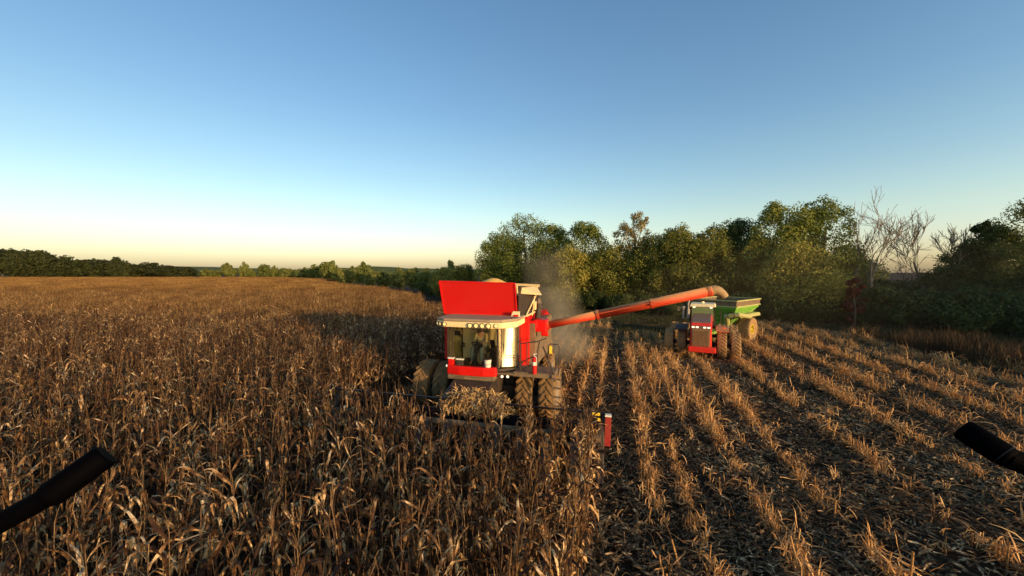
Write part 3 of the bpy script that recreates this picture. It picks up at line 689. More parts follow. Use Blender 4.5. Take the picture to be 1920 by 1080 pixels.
for i, (px, d, ty, wd, kd) in enumerate(far_list):
    key = 'far%d%s' % (i % 7, px < 350)
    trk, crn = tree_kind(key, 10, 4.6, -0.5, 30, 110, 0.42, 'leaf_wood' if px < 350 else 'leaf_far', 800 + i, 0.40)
    lab, grp = [('dark tree in the far wood along the left horizon', 'far wood on the left horizon'), ('small lone tree standing on the far horizon left of the middle', 'scattered horizon trees'),
                ('olive tree in the line bordering the far side of the corn', 'tree line bordering the far corn')][kd]
    k_ = cnt_[kd] = cnt_.get(kd, 0) + 1
    if kd == 0 and px < 0: lab = 'dark tree of the far wood cut off by the left edge'
    else: lab = '%s %s' % (ORD[k_ - 1 - (kd == 0)], ['tree from the left in the dark wood on the left horizon', 'of the small scattered horizon trees, counted from the left', 'tree from the left in the olive line beyond the corn'][kd])
    o = empty('distant_tree', (px2w(px, d), d, 0), rr.uniform(0, 6), lab, 'tree', grp)
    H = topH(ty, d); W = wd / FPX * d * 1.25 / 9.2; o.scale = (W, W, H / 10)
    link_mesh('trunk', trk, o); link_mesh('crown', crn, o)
m = MB()
xs = np.linspace(-900, 500, 60)
for i in range(59):
    h0, h1 = 14 + 4 * math.sin(xs[i] * .013) + 2 * math.sin(xs[i] * .05), 14 + 4 * math.sin(xs[i + 1] * .013) + 2 * math.sin(xs[i + 1] * .05)
    m.add([(xs[i], 900, 0), (xs[i + 1], 900, 0), (xs[i + 1], 960, h1), (xs[i], 960, h0), (xs[i], 1100, h0), (xs[i + 1], 1100, h1)], [(0, 1, 2, 3), (3, 2, 5, 4)])
tag(m.build('hills', M['leaf_far'], smooth=True), 'low dark wooded rise on the far horizon', 'hills', kind='structure')
# bare trees
def bare_tree(px, d, H, base_r, lean, seed, label, spread=0.5, depth=7, mat='palebark', first=None):
    r = random.Random(seed); m = MB(); br = MB()
    def grow(mb, p, dr, ln, rad, lev):
        n = 3; pts = [p]; rads = [rad]; q = Vector(p); dd = Vector(dr)
        for i in range(n):
            dd = (dd + Vector((r.gauss(0, .13), r.gauss(0, .13), r.gauss(0, .06) + 0.05))).normalized(); q = q + dd * ln / n; pts.append(q.copy()); rads.append(rad * (1 - 0.38 * (i + 1) / n))
        rads = [max(q, 0.017) for q in rads]
        mb.tube(pts, rads, 6 if lev < 2 else (4 if lev < 4 else 3), cap=False)
        if lev >= depth: return
        k = 2 if lev < 1 else r.choice([2, 3, 3])
        for j in range(k):
            a = r.uniform(0, 2 * PI); sp_ = spread * r.uniform(0.6, 1.3)
            side = dd.cross(Vector((math.cos(a), math.sin(a), 0.3))).normalized()
            nd = (dd + side * sp_ + Vector((0, 0, 0.12))).normalized()
            st = pts[-1] if j == 0 or lev == 0 else pts[r.choice([1, 2])]
            grow(br, st, nd, ln * r.uniform(0.6, 0.85), rads[-1] * (0.8 if j == 0 else 0.6), lev + 1)
    ln0 = H * 0.30; base_r *= 0.95
    grow(m, Vector((0, 0, 0)), Vector((lean[0], lean[1], 1)).normalized(), ln0, base_r, 0)
    # rescale so that the top reaches H
    zmax = max(v[2] for v in br.v); f = H / zmax
    for b_ in (m, br): b_.v = [(v[0] * f, v[1] * f, v[2] * f) for v in b_.v]
    o = empty('bare_tree', (px2w(px, d), d, 0), 0, label, 'tree', 'leafless trees on the right')
    link_mesh('trunk', m.mesh('trunk', M[mat], True), o); link_mesh('branches', br.mesh('branches', M[mat], True), o)
bare_tree(1612, 41, topH(382, 41), 0.17, (-0.16, 0), 3, 'thin leafless tree leaning left beside the tall green tree', 0.32, 4)
bare_tree(1662, 40, topH(362, 40), 0.27, (0.0, 0), 12, 'tallest leafless tree with many pale forked branches', 0.48, 6)
bare_tree(1738, 40, topH(402, 40), 0.17, (0.02, 0), 21, 'smaller leafless tree right of the tallest bare one', 0.38, 6)
bare_tree(1770, 40, topH(450, 40), 0.12, (0.04, 0), 33, 'short leafless tree next to the dark shaded trees', 0.5, 5)
bare_tree(1640, 43, topH(470, 43), 0.10, (-0.05, 0), 44, 'low twiggy leafless tree behind the red shrub', 0.6, 5)
bare_tree(1700, 43, topH(480, 43), 0.10, (0.03, 0), 47, 'low twiggy leafless tree between the two larger bare ones', 0.6, 5)
bare_tree(1805, 39, topH(425, 39), 0.11, (0.03, 0), 53, 'twiggy leafless tree rising out of the dark leafy trees', 0.5, 6)
# ------------------------------------------------------------------ wheels
def wheel(parent, c, Rr, W, rim_r, rim_mat, tyre_mat, lugs=22, lug_h=0.05, lug_w=0.06, outer=1, hubd=0.12, name='wheel', zrot=0):
    """wheel part with tyre and rim sub-parts, axle along x; outer = +1 / -1 side the hub faces"""
    g = bpy.data.objects.new(name, None); COL.objects.link(g); g.parent = parent; g.location = c; g.rotation_euler = (0, 0, zrot); g.empty_display_size = 0.2
    h = W / 2; m = MB()
    prof = [(-h * .78, rim_r), (-h * .95, rim_r + (Rr - rim_r) * .35), (-h, rim_r + (Rr - rim_r) * .65), (-h * .93, Rr * .955), (-h * .75, Rr * .985), (0, Rr), (h * .75, Rr * .985), (h * .93, Rr * .955), (h, rim_r + (Rr - rim_r) * .65), (h * .95, rim_r + (Rr - rim_r) * .35), (h * .78, rim_r)]
    m.lathe_x(prof, 40)
    for k in range(lugs):
        for sgn in (-1, 1):
            a0 = 2 * PI * (k + (0.5 if sgn > 0 else 0)) / lugs; a1 = a0 + 2 * PI / lugs * 1.05
            P = []
            for (x, a) in ((sgn * 0.02 * W, a1), (sgn * h * 0.55, a0 + (a1 - a0) * .45), (sgn * h * 0.97, a0)):
                for dr in (0, lug_h):
                    for da in (-1, 1):
                        aa = a + da * lug_w / Rr / 2; r_ = (Rr * (0.985 if abs(x) < h * .7 else 0.95)) + dr
                        P.append((x, r_ * math.sin(aa), r_ * math.cos(aa)))
            m.add(P, [(0, 1, 5, 4), (2, 6, 7, 3), (0, 4, 6, 2), (1, 3, 7, 5), (4, 5, 9, 8), (6, 10, 11, 7), (4, 8, 10, 6), (5, 7, 11, 9), (0, 2, 3, 1), (8, 9, 11, 10)])
    m.build('tyre', M[tyre_mat], g)
    q = MB(); o = outer
    q.lathe_x([(-h * .8, rim_r * 1.02), (-h * .8, rim_r * .9), (o * h * .15, rim_r * .86), (o * h * .1, rim_r * .3), (o * (h * .1 + hubd), rim_r * .28), (o * (h * .1 + hubd), 0.01)], 28)
    q.lathe_x([(h * .8, rim_r * 1.02), (h * .8, rim_r * .9), (o * h * .15, rim_r * .86)], 28)
    for k in range(8):
        a = 2 * PI * k / 8; q.tube([(o * h * .08, math.cos(a) * rim_r * .55, math.sin(a) * rim_r * .55), (o * (h * .1 + .04), math.cos(a) * rim_r * .55, math.sin(a) * rim_r * .55)], 0.03, 6)
    q.build('rim', M[rim_mat], g)
    return g

# ------------------------------------------------------------------ combine harvester
CH = empty('combine_harvester', CC, -ROWYAW, 'red combine harvester with raised grain tank and unloading auger swung out, driving through standing corn', 'combine harvester')
# body
b = MB()
b.prism([(0.15, 1.35), (0.15, 3.42), (1.2, 3.72), (5.6, 3.5), (6.9, 3.0), (7.1, 1.7), (5.0, 1.2), (1.0, 1.05)], -1.62, 1.33)
b.build('body', M['red'], CH, bevel=0.04)
s = MB(); s.prism([(-0.02, 1.95), (-0.02, 3.35), (0.15, 3.42), (0.15, 1.9)], -1.78, -1.08); s.build('side_shield', M['red'], CH, bevel=0.03)
s = MB(); s.prism([(1.18, 2.0), (1.64, 2.05), (1.64, 3.72), (1.28, 3.72), (1.28, 2.75), (1.24, 2.4)], -0.08, 0.14, 'y'); s.build('side_shield', M['red'], CH, bevel=0.02)
s = MB(); s.prism([(1.3, 1.5), (1.3, 3.3), (3.4, 3.4), (3.4, 1.5)], 1.34, 1.60); s.prism([(3.5, 1.5), (3.5, 3.35), (5.6, 3.2), (5.6, 1.5)], 1.34, 1.60)
s.build('side_panel', M['brownsteel'], CH, bevel=0.01)
s = MB(); s.box((0, 4.4, 3.85), (2.4, 1.8, 0.5), taper=0.9); s.build('engine_deck', M['brownsteel'], CH, bevel=0.05)
s = MB(); s.tube([(0.8, 4.6, 3.9), (0.8, 4.6, 4.6), (0.85, 4.8, 4.75)], 0.08, 10); s.build('exhaust_pipe', M['dark'], CH)
s = MB(); s.box((0, -0.2, 0.98), (3.0, 0.35, 0.4)); s.box((0, 0.15, 1.35), (2.2, 0.5, 0.7)); s.tube([(-2.6, 0, 0.93), (2.6, 0, 0.93)], 0.13, 12); s.box((0, 5.4, 0.85), (3.1, 0.25, 0.25)); s.build('axle', M['dark'], CH)
for x, o_ in ((-2.45, -1), (-1.63, -1), (1.63, 1), (2.45, 1)):
    wheel(CH, (x, 0, 0.93), 0.90, 0.62, 0.46, 'rimgrey', 'tyre', 20, 0.055, 0.075, o_)
for x, o_ in ((-1.5, -1), (1.5, 1)):
    wheel(CH, (x, 5.4, 0.66), 0.64, 0.45, 0.32, 'rimgrey', 'tyre', 18, 0.045, 0.06, o_)
# feeder house
s = MB(); s.prism([(0.3, 1.9), (0.3, 0.9), (-3.0, 0.45), (-3.0, 1.2), (-1.2, 1.75)], -0.72, 0.72); s.tube([(-.85, .2, 1.0), (-.85, -1.6, 1.0)], 0.06); s.tube([(.85, .2, 1.0), (.85, -1.6, 1.0)], 0.06)
s.build('feeder_house', M['dark'], CH, bevel=0.03)
s = MB(); s.box((-0.1, -1.32, 1.72), (1.7, 0.5, 0.16)); s.tube([(-.95, -1.5, 1.68), (-.3, -1.62, 1.72), (.7, -1.5, 1.66)], 0.045, 8); s.build('feeder_cover', M['brownsteel'], CH, bevel=0.02)
# cab
def arc(x0, x1, yb, bulge, n=9): return [(x0 + (x1 - x0) * i / (n - 1), yb - bulge * math.sin(PI * i / (n - 1))) for i in range(n)]
front = arc(-0.98, 0.86, -1.42, 0.14)
corner = [(0.86, -1.42), (0.93, -1.40), (1.0, -1.36), (1.15, -1.24), (1.30, -1.12), (1.40, -1.02), (1.44, -.92), (1.45, -.8)]
outline = front + corner[1:] + [(1.42, 0.0), (-1.05, 0.0), (-1.05, -1.3)]
f = MB(); f.prism(outline, 1.98, 2.06, 'z'); f.build('cab_floor', M['dark'], CH)
f = MB(); f.add([(x, y, z) for z in (2.06, 3.5) for x, y in front], [(i, i + 1, i + 10, i + 9) for i in range(8)]); f.build('windscreen', M['glass'], CH, smooth=True)
f = MB()
nz = 7; zz = np.linspace(2.1, 3.5, nz)
f.add([(x - (z - 2.1) * 0.05 * (x > 1.1), y + (z - 2.1) * (0.13 if x > .95 else 0.0), z) for z in zz for x, y in corner + [(1.42, -0.12)]], [(j * 9 + i, j * 9 + i + 1, (j + 1) * 9 + i + 1, (j + 1) * 9 + i) for j in range(nz - 1) for i in range(8)])
dg = f.build('cab_door', M['glassdoor'], CH, smooth=True)
f = MB(); f.tube([(0.99, -1.42, 2.1), (1.0, -1.44, 3.5)], 0.018, 6); f.beam((1.4, -.78, 2.9), (1.44, -.5, 2.9), 0.03); f.tube([(1.47, -.7, 2.35), (1.49, -.7, 2.9)], 0.015, 6); f.build('handle', M['dark'], dg)
f = MB(); f.tube([(1.45, -.86, 2.1), (1.40, -.68, 3.5)], 0.025, 6); f.tube([(.93, -1.41, 2.12), (1.2, -1.22, 2.10), (1.45, -.9, 2.10)], 0.02, 6); f.build('door_frame', M['dark'], dg)
f = MB()
for p0, p1, w_ in (((-0.98, -1.42), None, 0.07), ((-0.80, -1.47), None, 0.05), ((0.86, -1.42), None, 0.06), ((-1.03, -0.02), None, 0.09)):
    f.beam((p0[0], p0[1], 2.05), (p0[0], p0[1], 3.52), w_)
f.beam((0.40, -1.54, 2.06), (0.40, -1.54, 3.5), 0.02)
f.build('cab_pillars', M['dark'], CH)
f = MB(); f.prism([(-1.04, -1.25), (-1.04, -0.05), (1.3, -0.05), (1.3, -0.02), (-1.07, -0.02), (-1.07, -1.25)], 2.06, 3.5, 'z'); f.build('cab_rear_wall', M['interior'], CH)
f = MB(); f.panel([(-1.03, -1.36, 2.1), (-1.03, -0.06, 2.1), (-1.03, -0.06, 3.5), (-1.03, -1.36, 3.5)], 0.02); f.build('side_window', M['glass'], CH)
f = MB(); f.prism([(-1.02, -1.4), (-0.98, -1.55), (-.5, -1.64), (0.4, -1.64), (0.82, -1.52), (0.84, -1.36)], 1.80, 2.12, 'z'); f.build('front_deck', M['red'], CH, bevel=0.035)
# roof with visor and lamps
f = MB()
ro = [(-1.36, -1.55), (-1.0, -1.78), (0.7, -1.82), (1.1, -1.7), (1.50, -1.2), (1.5, 0.0), (-1.36, 0.0)]
f.prism(ro, 3.50, 3.70, 'z'); rf = f.build('cab_roof', M['tan'], CH, bevel=0.03)
f = MB(); f.prism([(x * 0.99, y * .99 - 0.01) for x, y in ro], 3.704, 3.80, 'z'); f.build('roof_top', M['roof'], CH, bevel=0.03)
def lamp(parent, c, r_, mat, yaw=0.0, name='work_lamp'):
    m = MB(); a = Vector((math.sin(yaw), -math.cos(yaw), 0)); c = Vector(c)
    m.tube([c - a * 0.05, c + a * 0.02, c + a * 0.025], [r_ * 1.25, r_ * 1.3, r_ * 1.12], 14); o = m.build(name, M['dark'], parent)
    m = MB(); m.tube([c + a * 0.018, c + a * 0.034, c + a * 0.042], [r_ * 1.02, r_ * 0.9, r_ * .3], 14); m.build('lens', M[mat], o)
for x in (-1.26, -1.12): lamp(CH, (x, -1.66 - (x + 1.26) * .7, 3.60), 0.05, 'lensdim', -.55)
lamp(CH, (-0.95, -1.79, 3.60), 0.06, 'lensdim')
for x in (0.0, 0.22, 0.44, 0.66): lamp(CH, (x, -1.83, 3.59), 0.072, 'lensdim')
lamp(CH, (0.9, -1.78, 3.6), 0.055, 'lensdim', .3)
for p in ((0.98, -1.3, 1.78), (1.18, -1.3, 1.79), (-1.22, -1.0, 1.95)): lamp(CH, p, 0.05, 'lens')
# pale number shield right of the roof, over the door
f = MB(); f.prism([(1.0, 3.52), (1.42, 3.5), (1.44, 3.98), (1.18, 3.98)], -0.62, -0.58, 'y'); f.build('corner_panel', M['cream'], CH, bevel=0.01)
f = MB(); f.box((1.3, -0.635, 3.83), (0.18, 0.02, 0.07)); f.build('red_stripe', M['red'], CH)
# cab interior
f = MB(); f.box((-0.05, -0.55, 2.5), (0.55, 0.5, 0.16)); f.box((-0.05, -0.28, 2.92), (0.52, 0.14, 0.72), rot=(-.12, 0, 0)); f.box((-.05, -.5, 2.25), (.3, .3, .4)); f.build('operator_seat', M['seat'], CH, bevel=0.04)
f = MB(); f.tube([(-0.05, -1.25, 2.06), (-0.05, -1.12, 2.45), (-0.05, -1.02, 2.76)], [0.07, 0.05, 0.04], 8); f.build('steering_column', M['black'], CH)
f = MB(); ax = Vector((0, 0.5, 0.85)).normalized(); e1 = Vector((1, 0, 0)); e2 = ax.cross(e1)
f.tube([Vector((-0.05, -1.0, 2.8)) + e1 * .19 * math.cos(t) + e2 * .19 * math.sin(t) for t in np.linspace(0, 2 * PI, 21)], 0.02, 6, cap=False)
for t in (0.5, 2.6, 4.7): f.tube([Vector((-0.05, -1.0, 2.8)), Vector((-0.05, -1.0, 2.8)) + e1 * .19 * math.cos(t) + e2 * .19 * math.sin(t)], 0.014, 5)
f.build('steering_wheel', M['black'], CH)
f = MB(); f.box((0.5, -0.7, 2.62), (0.2, 0.7, 0.1)); f.box((0.5, -.6, 2.3), (.22, .6, .5)); f.box((0.55, -1.05, 2.85), (0.18, 0.05, 0.3), rot=(.2, 0, -.3)); f.build('control_console', M['black'], CH, bevel=0.02)
f = MB(); f.box((-0.72, -1.2, 3.2), (0.24, 0.05, 0.16)); f.tube([(-.72, -1.18, 3.2), (-.8, -1.2, 3.5)], 0.015, 5); f.tube([(-.5, -1.05, 2.78), (-.62, -1.0, 2.83), (-.62, -1.0, 2.73), (-.5, -1.05, 2.7)], 0.03, 6); f.build('cab_monitor', M['black'], CH, bevel=0.01)
f = MB(); f.box((0.35, -1.48, 3.38), (0.45, 0.03, 0.1), rot=(.3, 0, 0)); f.box((.3, -1.58, 3.42), (.7, .02, .03)); f.tube([(0.35, -1.6, 3.45), (0.42, -1.6, 2.7)], 0.012, 5); f.build('wiper', M['dark'], CH)
# grain tank
f = MB()
f.panel([(-1.62, -0.30, 3.80), (1.26, -0.30, 3.80), (1.22, -0.46, 4.99), (-1.76, -0.46, 5.05)], 0.05)
tk = f.build('grain_tank_front', M['bin_red'], CH, bevel=0.012)
f = MB()
for a_, b_ in (((-1.62, -.335, 3.80), (1.26, -.335, 3.80)), ((1.26, -.335, 3.8), (1.22, -.49, 4.99)), ((-1.76, -.49, 5.05), (1.22, -.49, 4.99)), ((-1.62, -.335, 3.8), (-1.76, -.49, 5.05))): f.beam(a_, b_, 0.045)
f.build('edge_trim', M['red'], tk)
f = MB()
f.box((-.2, -.385, 3.98), (.5, .02, .03)); f.build('seam', M['red'], tk)
f = MB()
f.panel([(1.30, -0.28, 3.55), (1.30, 2.8, 3.55), (1.52, 2.8, 4.72), (1.34, -0.36, 4.9)], 0.04)
f.build('grain_tank_side', M['dark'], CH)  # dark material puts the shade on this outward-leaning panel into its colour
f = MB(); f.panel([(-1.62, 2.8, 3.6), (-1.62, -0.28, 3.8), (-1.78, -0.40, 5.0), (-1.9, 3.0, 4.95)], 0.04); f.build('grain_tank_side', M['dark'], CH)
f = MB(); f.panel([(-1.62, 2.8, 3.6), (1.3, 2.8, 3.6), (1.5, 2.85, 4.85), (-1.85, 2.95, 4.95)], 0.04); f.build('grain_tank_back', M['pale'], CH)
f = MB(); f.panel([(1.27, -0.40, 4.90), (1.28, -0.42, 4.62), (1.80, 1.7, 4.44), (1.52, 2.1, 4.76)], 0.025); f.tube([(1.53, 2.05, 4.70), (1.53, 2.05, 4.84)], 0.03, 6); f.build('tank_corner_flap', M['pale'], CH)
f = MB(); f.tube([(1.40, 0.35, 3.62), (1.62, 1.4, 4.45)], 0.025, 6); f.tube([(1.42, 1.6, 3.6), (1.5, 1.7, 4.4)], 0.03, 6); f.box((1.5, 1.75, 4.0), (0.08, .3, .35)); f.box((1.46, .9, 3.72), (.06, 2.0, .06)); f.build('tank_brace', M['tan'], CH)
f = MB(); n_ = 20; V = []; F = []
for i in range(n_ + 1):
    for j in range(n_ + 1):
        u_, v_ = i / n_ * 2 - 1, j / n_ * 2 - 1; rr_ = math.hypot((u_ - 0.02) * 1.2, v_)
        V.append((-0.18 + u_ * 1.42, 1.25 + v_ * 1.5, 4.55 + 0.60 * math.exp(-rr_ * rr_ * 1.9) + random.uniform(-.012, .012) if abs(u_) < 1 else 4.5))
F = [(i * (n_ + 1) + j, (i + 1) * (n_ + 1) + j, (i + 1) * (n_ + 1) + j + 1, i * (n_ + 1) + j + 1) for i in range(n_) for j in range(n_)]
f.add(V, F); gh = f.build('grain_heap', M['gold'], None, smooth=True); gh.location = CC; gh.rotation_euler = (0, 0, -ROWYAW)
tag(gh, 'golden heap of harvested corn kernels showing above the red tank', 'grain', kind='stuff')
# unloading auger
ab = Vector((1.95, 1.7, 3.18)); at_ = ab + Vector((6.25, 0.0, 1.52))
f = MB(); f.box((1.80, 1.68, 3.2), (0.55, 0.62, 0.50)); f.box((1.45, 1.6, 3.22), (0.5, 0.5, 0.34)); f.box((1.98, 1.45, 2.88), (0.3, 0.12, 0.2)); f.build('auger_turret', M['red'], CH, bevel=0.05)
f = MB(); d_ = (at_ - ab)
f.tube([ab, ab + d_ * .35], [0.15, 0.17], 20); f.tube([ab + d_ * .35, at_], [0.175, 0.185], 20)
tb = f.build('auger_tube', M['auger_red'], CH, smooth=False)
for p_ in tb.data.polygons: p_.use_smooth = len(p_.vertices) == 4
f = MB()
for t in (0.02, 0.34, 0.665, 0.985): f.tube([ab + d_ * (t - .008), ab + d_ * (t + .008)], 0.20, 20)
f.beam(ab + d_ * .34 + Vector((0, -.22, .05)), ab + d_ * .665 + Vector((0, -.25, .05)), 0.03); f.box(ab + d_ * .665 + Vector((0, -.25, .02)), (.14, .08, .14))
f.build('auger_band', M['auger_red'], tb)
f = MB(); dn = d_.normalized()
f.tube([at_ - dn * .05, at_ + dn * .10 + Vector((0, 0, .01)), at_ + dn * .22 + Vector((0, 0, -.05)), at_ + dn * .36 + Vector((0, 0, -.19)), at_ + dn * .46 + Vector((0, 0, -.34))], [0.18, 0.18, 0.175, 0.155, 0.14], 18, cap=False)
f.build('auger_spout', M['spout'], CH, smooth=True)
# platform, rails, ladder
f = MB(); f.box((2.05, -0.75, 1.93), (1.35, 0.95, 0.06)); f.box((2.05, -1.24, 1.88), (1.4, 0.05, 0.16)); f.box((2.75, -.75, 1.88), (.05, .95, .16)); f.box((1.1, -1.28, 1.9), (.7, .3, .06)); f.build('side_platform', M['brownsteel'], CH, bevel=0.01)
f = MB(); f.box((2.0, -0.2, 1.78), (1.7, 0.5, 0.2)); f.build('fender', M['brownsteel'], CH, bevel=0.03)
f = MB(); T = 0.02
for x in (1.02, 1.62, 2.22): f.tube([(x, -1.25, 1.95), (x, -1.25, 2.95 if x < 2 else 2.75)], T, 6)
for z in (2.45, 2.52): f.tube([(1.02, -1.25, z), (1.62, -1.25, z)], 0.012, 6)
f.tube([(1.62, -1.25, 2.95), (2.22, -1.25, 3.05), (2.3, -.9, 3.05), (2.35, -.3, 3.0)], T, 6); f.tube([(1.62, -1.25, 2.3), (2.22, -1.25, 2.6)], T, 6); f.tube([(2.22, -1.25, 2.7), (2.28, -1.25, 3.05)], T, 6)
f.tube([(1.85, -1.25, 1.97), (1.85, -1.25, 2.98)], T, 6); f.tube([(1.62, -1.25, 2.02), (2.2, -1.25, 2.35)], T, 6)
f.build('railing', M['dark'], CH)
f = MB(); f.tube([(2.42, -1.25, 2.85), (2.78, -1.25, 1.95)], 0.03, 8); f.tube([(2.38, -1.1, 2.85), (2.74, -1.0, 1.95)], 0.03, 8)
f.tube([(2.56, -1.3, 2.0), (2.60, -1.3, 2.95), (2.66, -1.3, 3.0), (2.92, -1.3, 2.98), (2.96, -1.3, 2.9), (2.94, -1.3, 1.95)], 0.018, 6); f.build('grab_rail', M['dark'], CH)
f = MB(); f.box((2.68, -1.33, 2.80), (0.09, 0.03, 0.26)); f.build('marker_mirror', M['sign_yellow'], CH)
f = MB()
for x in (2.72, 3.0): f.beam((x, -1.28, 1.95), (x + 0.12, -1.6, 0.55), 0.06, 0.03)
for k in range(5): t = (k + .5) / 5; f.beam((2.72 + .12 * t, -1.28 - .32 * t, 1.95 - 1.4 * t), (3.0 + .12 * t, -1.28 - .32 * t, 1.95 - 1.4 * t), 0.12, 0.03)
f.build('ladder', M['brownsteel'], CH)
f = MB(); f.tube([(1.2, -1.25, 3.45), (1.34, -1.4, 3.86), (1.5, -1.35, 3.86)], 0.015, 5); f.tube([(-1.2, -1.6, 3.72), (-1.2, -1.6, 3.9)], 0.01, 5); f.build('antenna', M['dark'], CH)
f = MB(); f.tube([(1.55, 2.1, 3.4), (1.6, 2.1, 3.95)], [.14, .12], 12); f.tube([(1.6, 2.1, 3.95), (1.6, 2.1, 4.05)], [.17, .15], 12); f.build('air_intake', M['dark'], CH)
# corn head
hd = bpy.data.objects.new('corn_head', None); COL.objects.link(hd); hd.parent = CH; hd.location = (0.1, -3.15, 0)
f = MB(); f.box((0, 0, 1.48), (8.8, 0.07, 0.05)); f.box((0, 0.02, .92), (8.8, 0.04, 0.5)); f.box((0, -.25, .62), (8.8, .6, .05)); f.box((0, 0, .6), (8.8, .12, .12))
for x in np.linspace(-4.3, 4.3, 9): f.box((x, .07, 1.05), (.05, .08, .85))
f.build('frame', M['black'], hd, bevel=0.008)
f = MB(); f.tube([(-4.3, -.45, .95), (4.3, -.45, .95)], 0.09, 12)
for sgn in (-1, 1):
    n_ = 70; V = []; F = []
    for i in range(n_):
        t = i / (n_ - 1); x = sgn * (0.5 + 3.75 * t); a = t * 2 * PI * 8 * sgn
        V += [(x, -.45 + .09 * math.cos(a), .95 + .09 * math.sin(a)), (x, -.45 + .27 * math.cos(a), .95 + .27 * math.sin(a))]
    f.add(V, [(2 * i, 2 * i + 1, 2 * i + 3, 2 * i + 2) for i in range(n_ - 1)])
f.build('cross_auger', M['brownsteel'], hd)
for k in range(13):
    x = -4.38 + 0.73 * k
    if k in (0, 12): continue
    f = MB(); f.add([(x - .2, -.6, .62), (x + .2, -.6, .62), (x + .13, -.65, 1.0), (x - .13, -.65, 1.0), (x - .13, -1.5, .35), (x + .13, -1.5, .35), (x + .07, -1.5, .62), (x - .07, -1.5, .62), (x, -2.1, .18)],
              [(0, 1, 2, 3), (0, 4, 5, 1), (1, 5, 6, 2), (2, 6, 7, 3), (3, 7, 4, 0), (4, 8, 5), (5, 8, 6), (6, 8, 7), (7, 8, 4)])
    f.build('snout', M['dark'], hd, bevel=0.01)
for sgn in (-1, 1):
    x = sgn * 4.30
    f = MB(); f.prism([(0.1, .35), (0.1, 1.40), (-.22, 1.0), (-.6, .35), (-1.2, .12)], x - .09, x + .09); f.build('end_shield', M['dark'], hd, bevel=0.02)
f = MB(); f.prism([(4.33, .62), (4.5, .62), (4.52, 1.42), (4.36, 1.42)], 0.0, -0.06 - .06, 'y'); f.build('end_marker', M['crimson'], hd, bevel=0.006, loc=(.05, -.02, 0))
f = MB(); f.box((4.49, -.08, 1.465), (.17, .14, .05)); f.build('marker_cap', M['white'], hd)
f = MB(); f.box((4.16, -.075, 1.47), (.21, .03, .075)); f.box((4.24, -.075, 1.32), (.07, .02, .09)); f.build('decal', M['sign_yellow'], hd)
# things in and on the machine
def on_combine(p): return CH_M @ Vector(p)
bpy.context.view_layer.update(); CH_M = Matrix.Translation(CC) @ Matrix.Rotation(-ROWYAW, 4, 'Z')
e = empty('bucket', on_combine((0.52, -1.50, 2.12)), -ROWYAW, 'white plastic bucket standing on the red deck before the windscreen, right side', 'bucket')
m = MB(); m.tube([(0, 0, 0), (0, 0, 0.02), (0, 0, .26), (0, 0, .27)], [.095, .105, .125, .13], 18); m.build('pail', M['white'], e)
m = MB(); m.tube([(0, 0, .272), (0, 0, .30)], .138, 18); m.build('lid', M['dark'], e)
m = MB(); m.tube([(-.13, 0, .22), (-.14, -.06, .14), (0, -.14, .10), (.14, -.06, .14), (.13, 0, .22)], .006, 5); m.build('handle', M['dark'], e)
for i, (x, hgt, w_) in enumerate(((-0.84, .22, .2), (-.5, .2, .26))):
    e = empty('cooler_box', on_combine((x, -1.48, 2.12)), -ROWYAW, ['small red box with white lid at the left corner of the windscreen deck', 'dark red crate with a flat white lid beside the steering column'][i], 'box')
    m = MB(); m.box((0, 0, hgt / 2), (w_, .14, hgt)); m.build('box', M['red'] if i == 0 else M['dark'], e, bevel=.012)
    m = MB(); m.box((0, 0, hgt + .025), (w_ + .03, .17, .05)); m.build('lid', M['white'], e, bevel=.012)
e = empty('fire_extinguisher', on_combine((2.12, -1.32, 1.95)), -ROWYAW, 'red fire extinguisher upright at the railing of the side platform', 'fire extinguisher')
m = MB(); m.tube([(0, 0, 0), (0, 0, .02), (0, 0, .50), (0, 0, .57), (0, 0, .60)], [.07, .08, .08, .055, .03], 16); m.build('cylinder', M['bin_red'], e, smooth=False)
m = MB(); m.tube([(0, 0, .30), (0, 0, .42)], .0825, 16); m.build('instruction_label', M['white'], e)
m = MB(); m.tube([(0, 0, .6), (0, 0, .66)], .025, 8); m.box((.03, 0, .68), (.14, .02, .02)); m.tube([(.0, -.02, .64), (.09, -.06, .55), (.09, -.07, .3)], .012, 6); m.build('valve', M['white'], e)
# trash on the header
def trash(name, c, dims, cnt, seed, label):
    r = np.random.default_rng(seed); nb = NB()
    for _ in range(cnt):
        d = r.normal(0, 1, 3); d /= np.linalg.norm(d); d[2] = abs(d[2]); rad = r.uniform(.75, 1.0)
        p = np.array(c) + d * np.array(dims) * rad
        V, F = corn_leaf(r, p, r.uniform(0, 6.28), r.uniform(.12, .4), r.uniform(-.6, .9), r.uniform(.5, 2.5), r.uniform(.008, .02), 4); nb.add(V, F)
    o = link_mesh(name, nb.mesh(name, M['pile']), None, CC, -ROWYAW)
    tag(o, label, 'crop residue', kind='stuff')
trash('husk_pile', (0.62, -2.95, 1.15), (1.25, 0.45, 0.60), 1700, 3, 'golden mat of husks heaped on the header under the cab')
m = MB(); m.lathe_x([(-1.2, .02), (-.9, .3), (0, .44), (.9, .32), (1.2, .02)], 16)
o = m.build('husk_pile_core', M['residue'], None, smooth=True); o.location = CC + (CH_M.to_3x3() @ Vector((.62, -2.95, 1.3))); o.rotation_euler = (0, 0, -ROWYAW); tag(o, 'packed chaff inside the husk heap on the header', 'crop residue', kind='stuff')

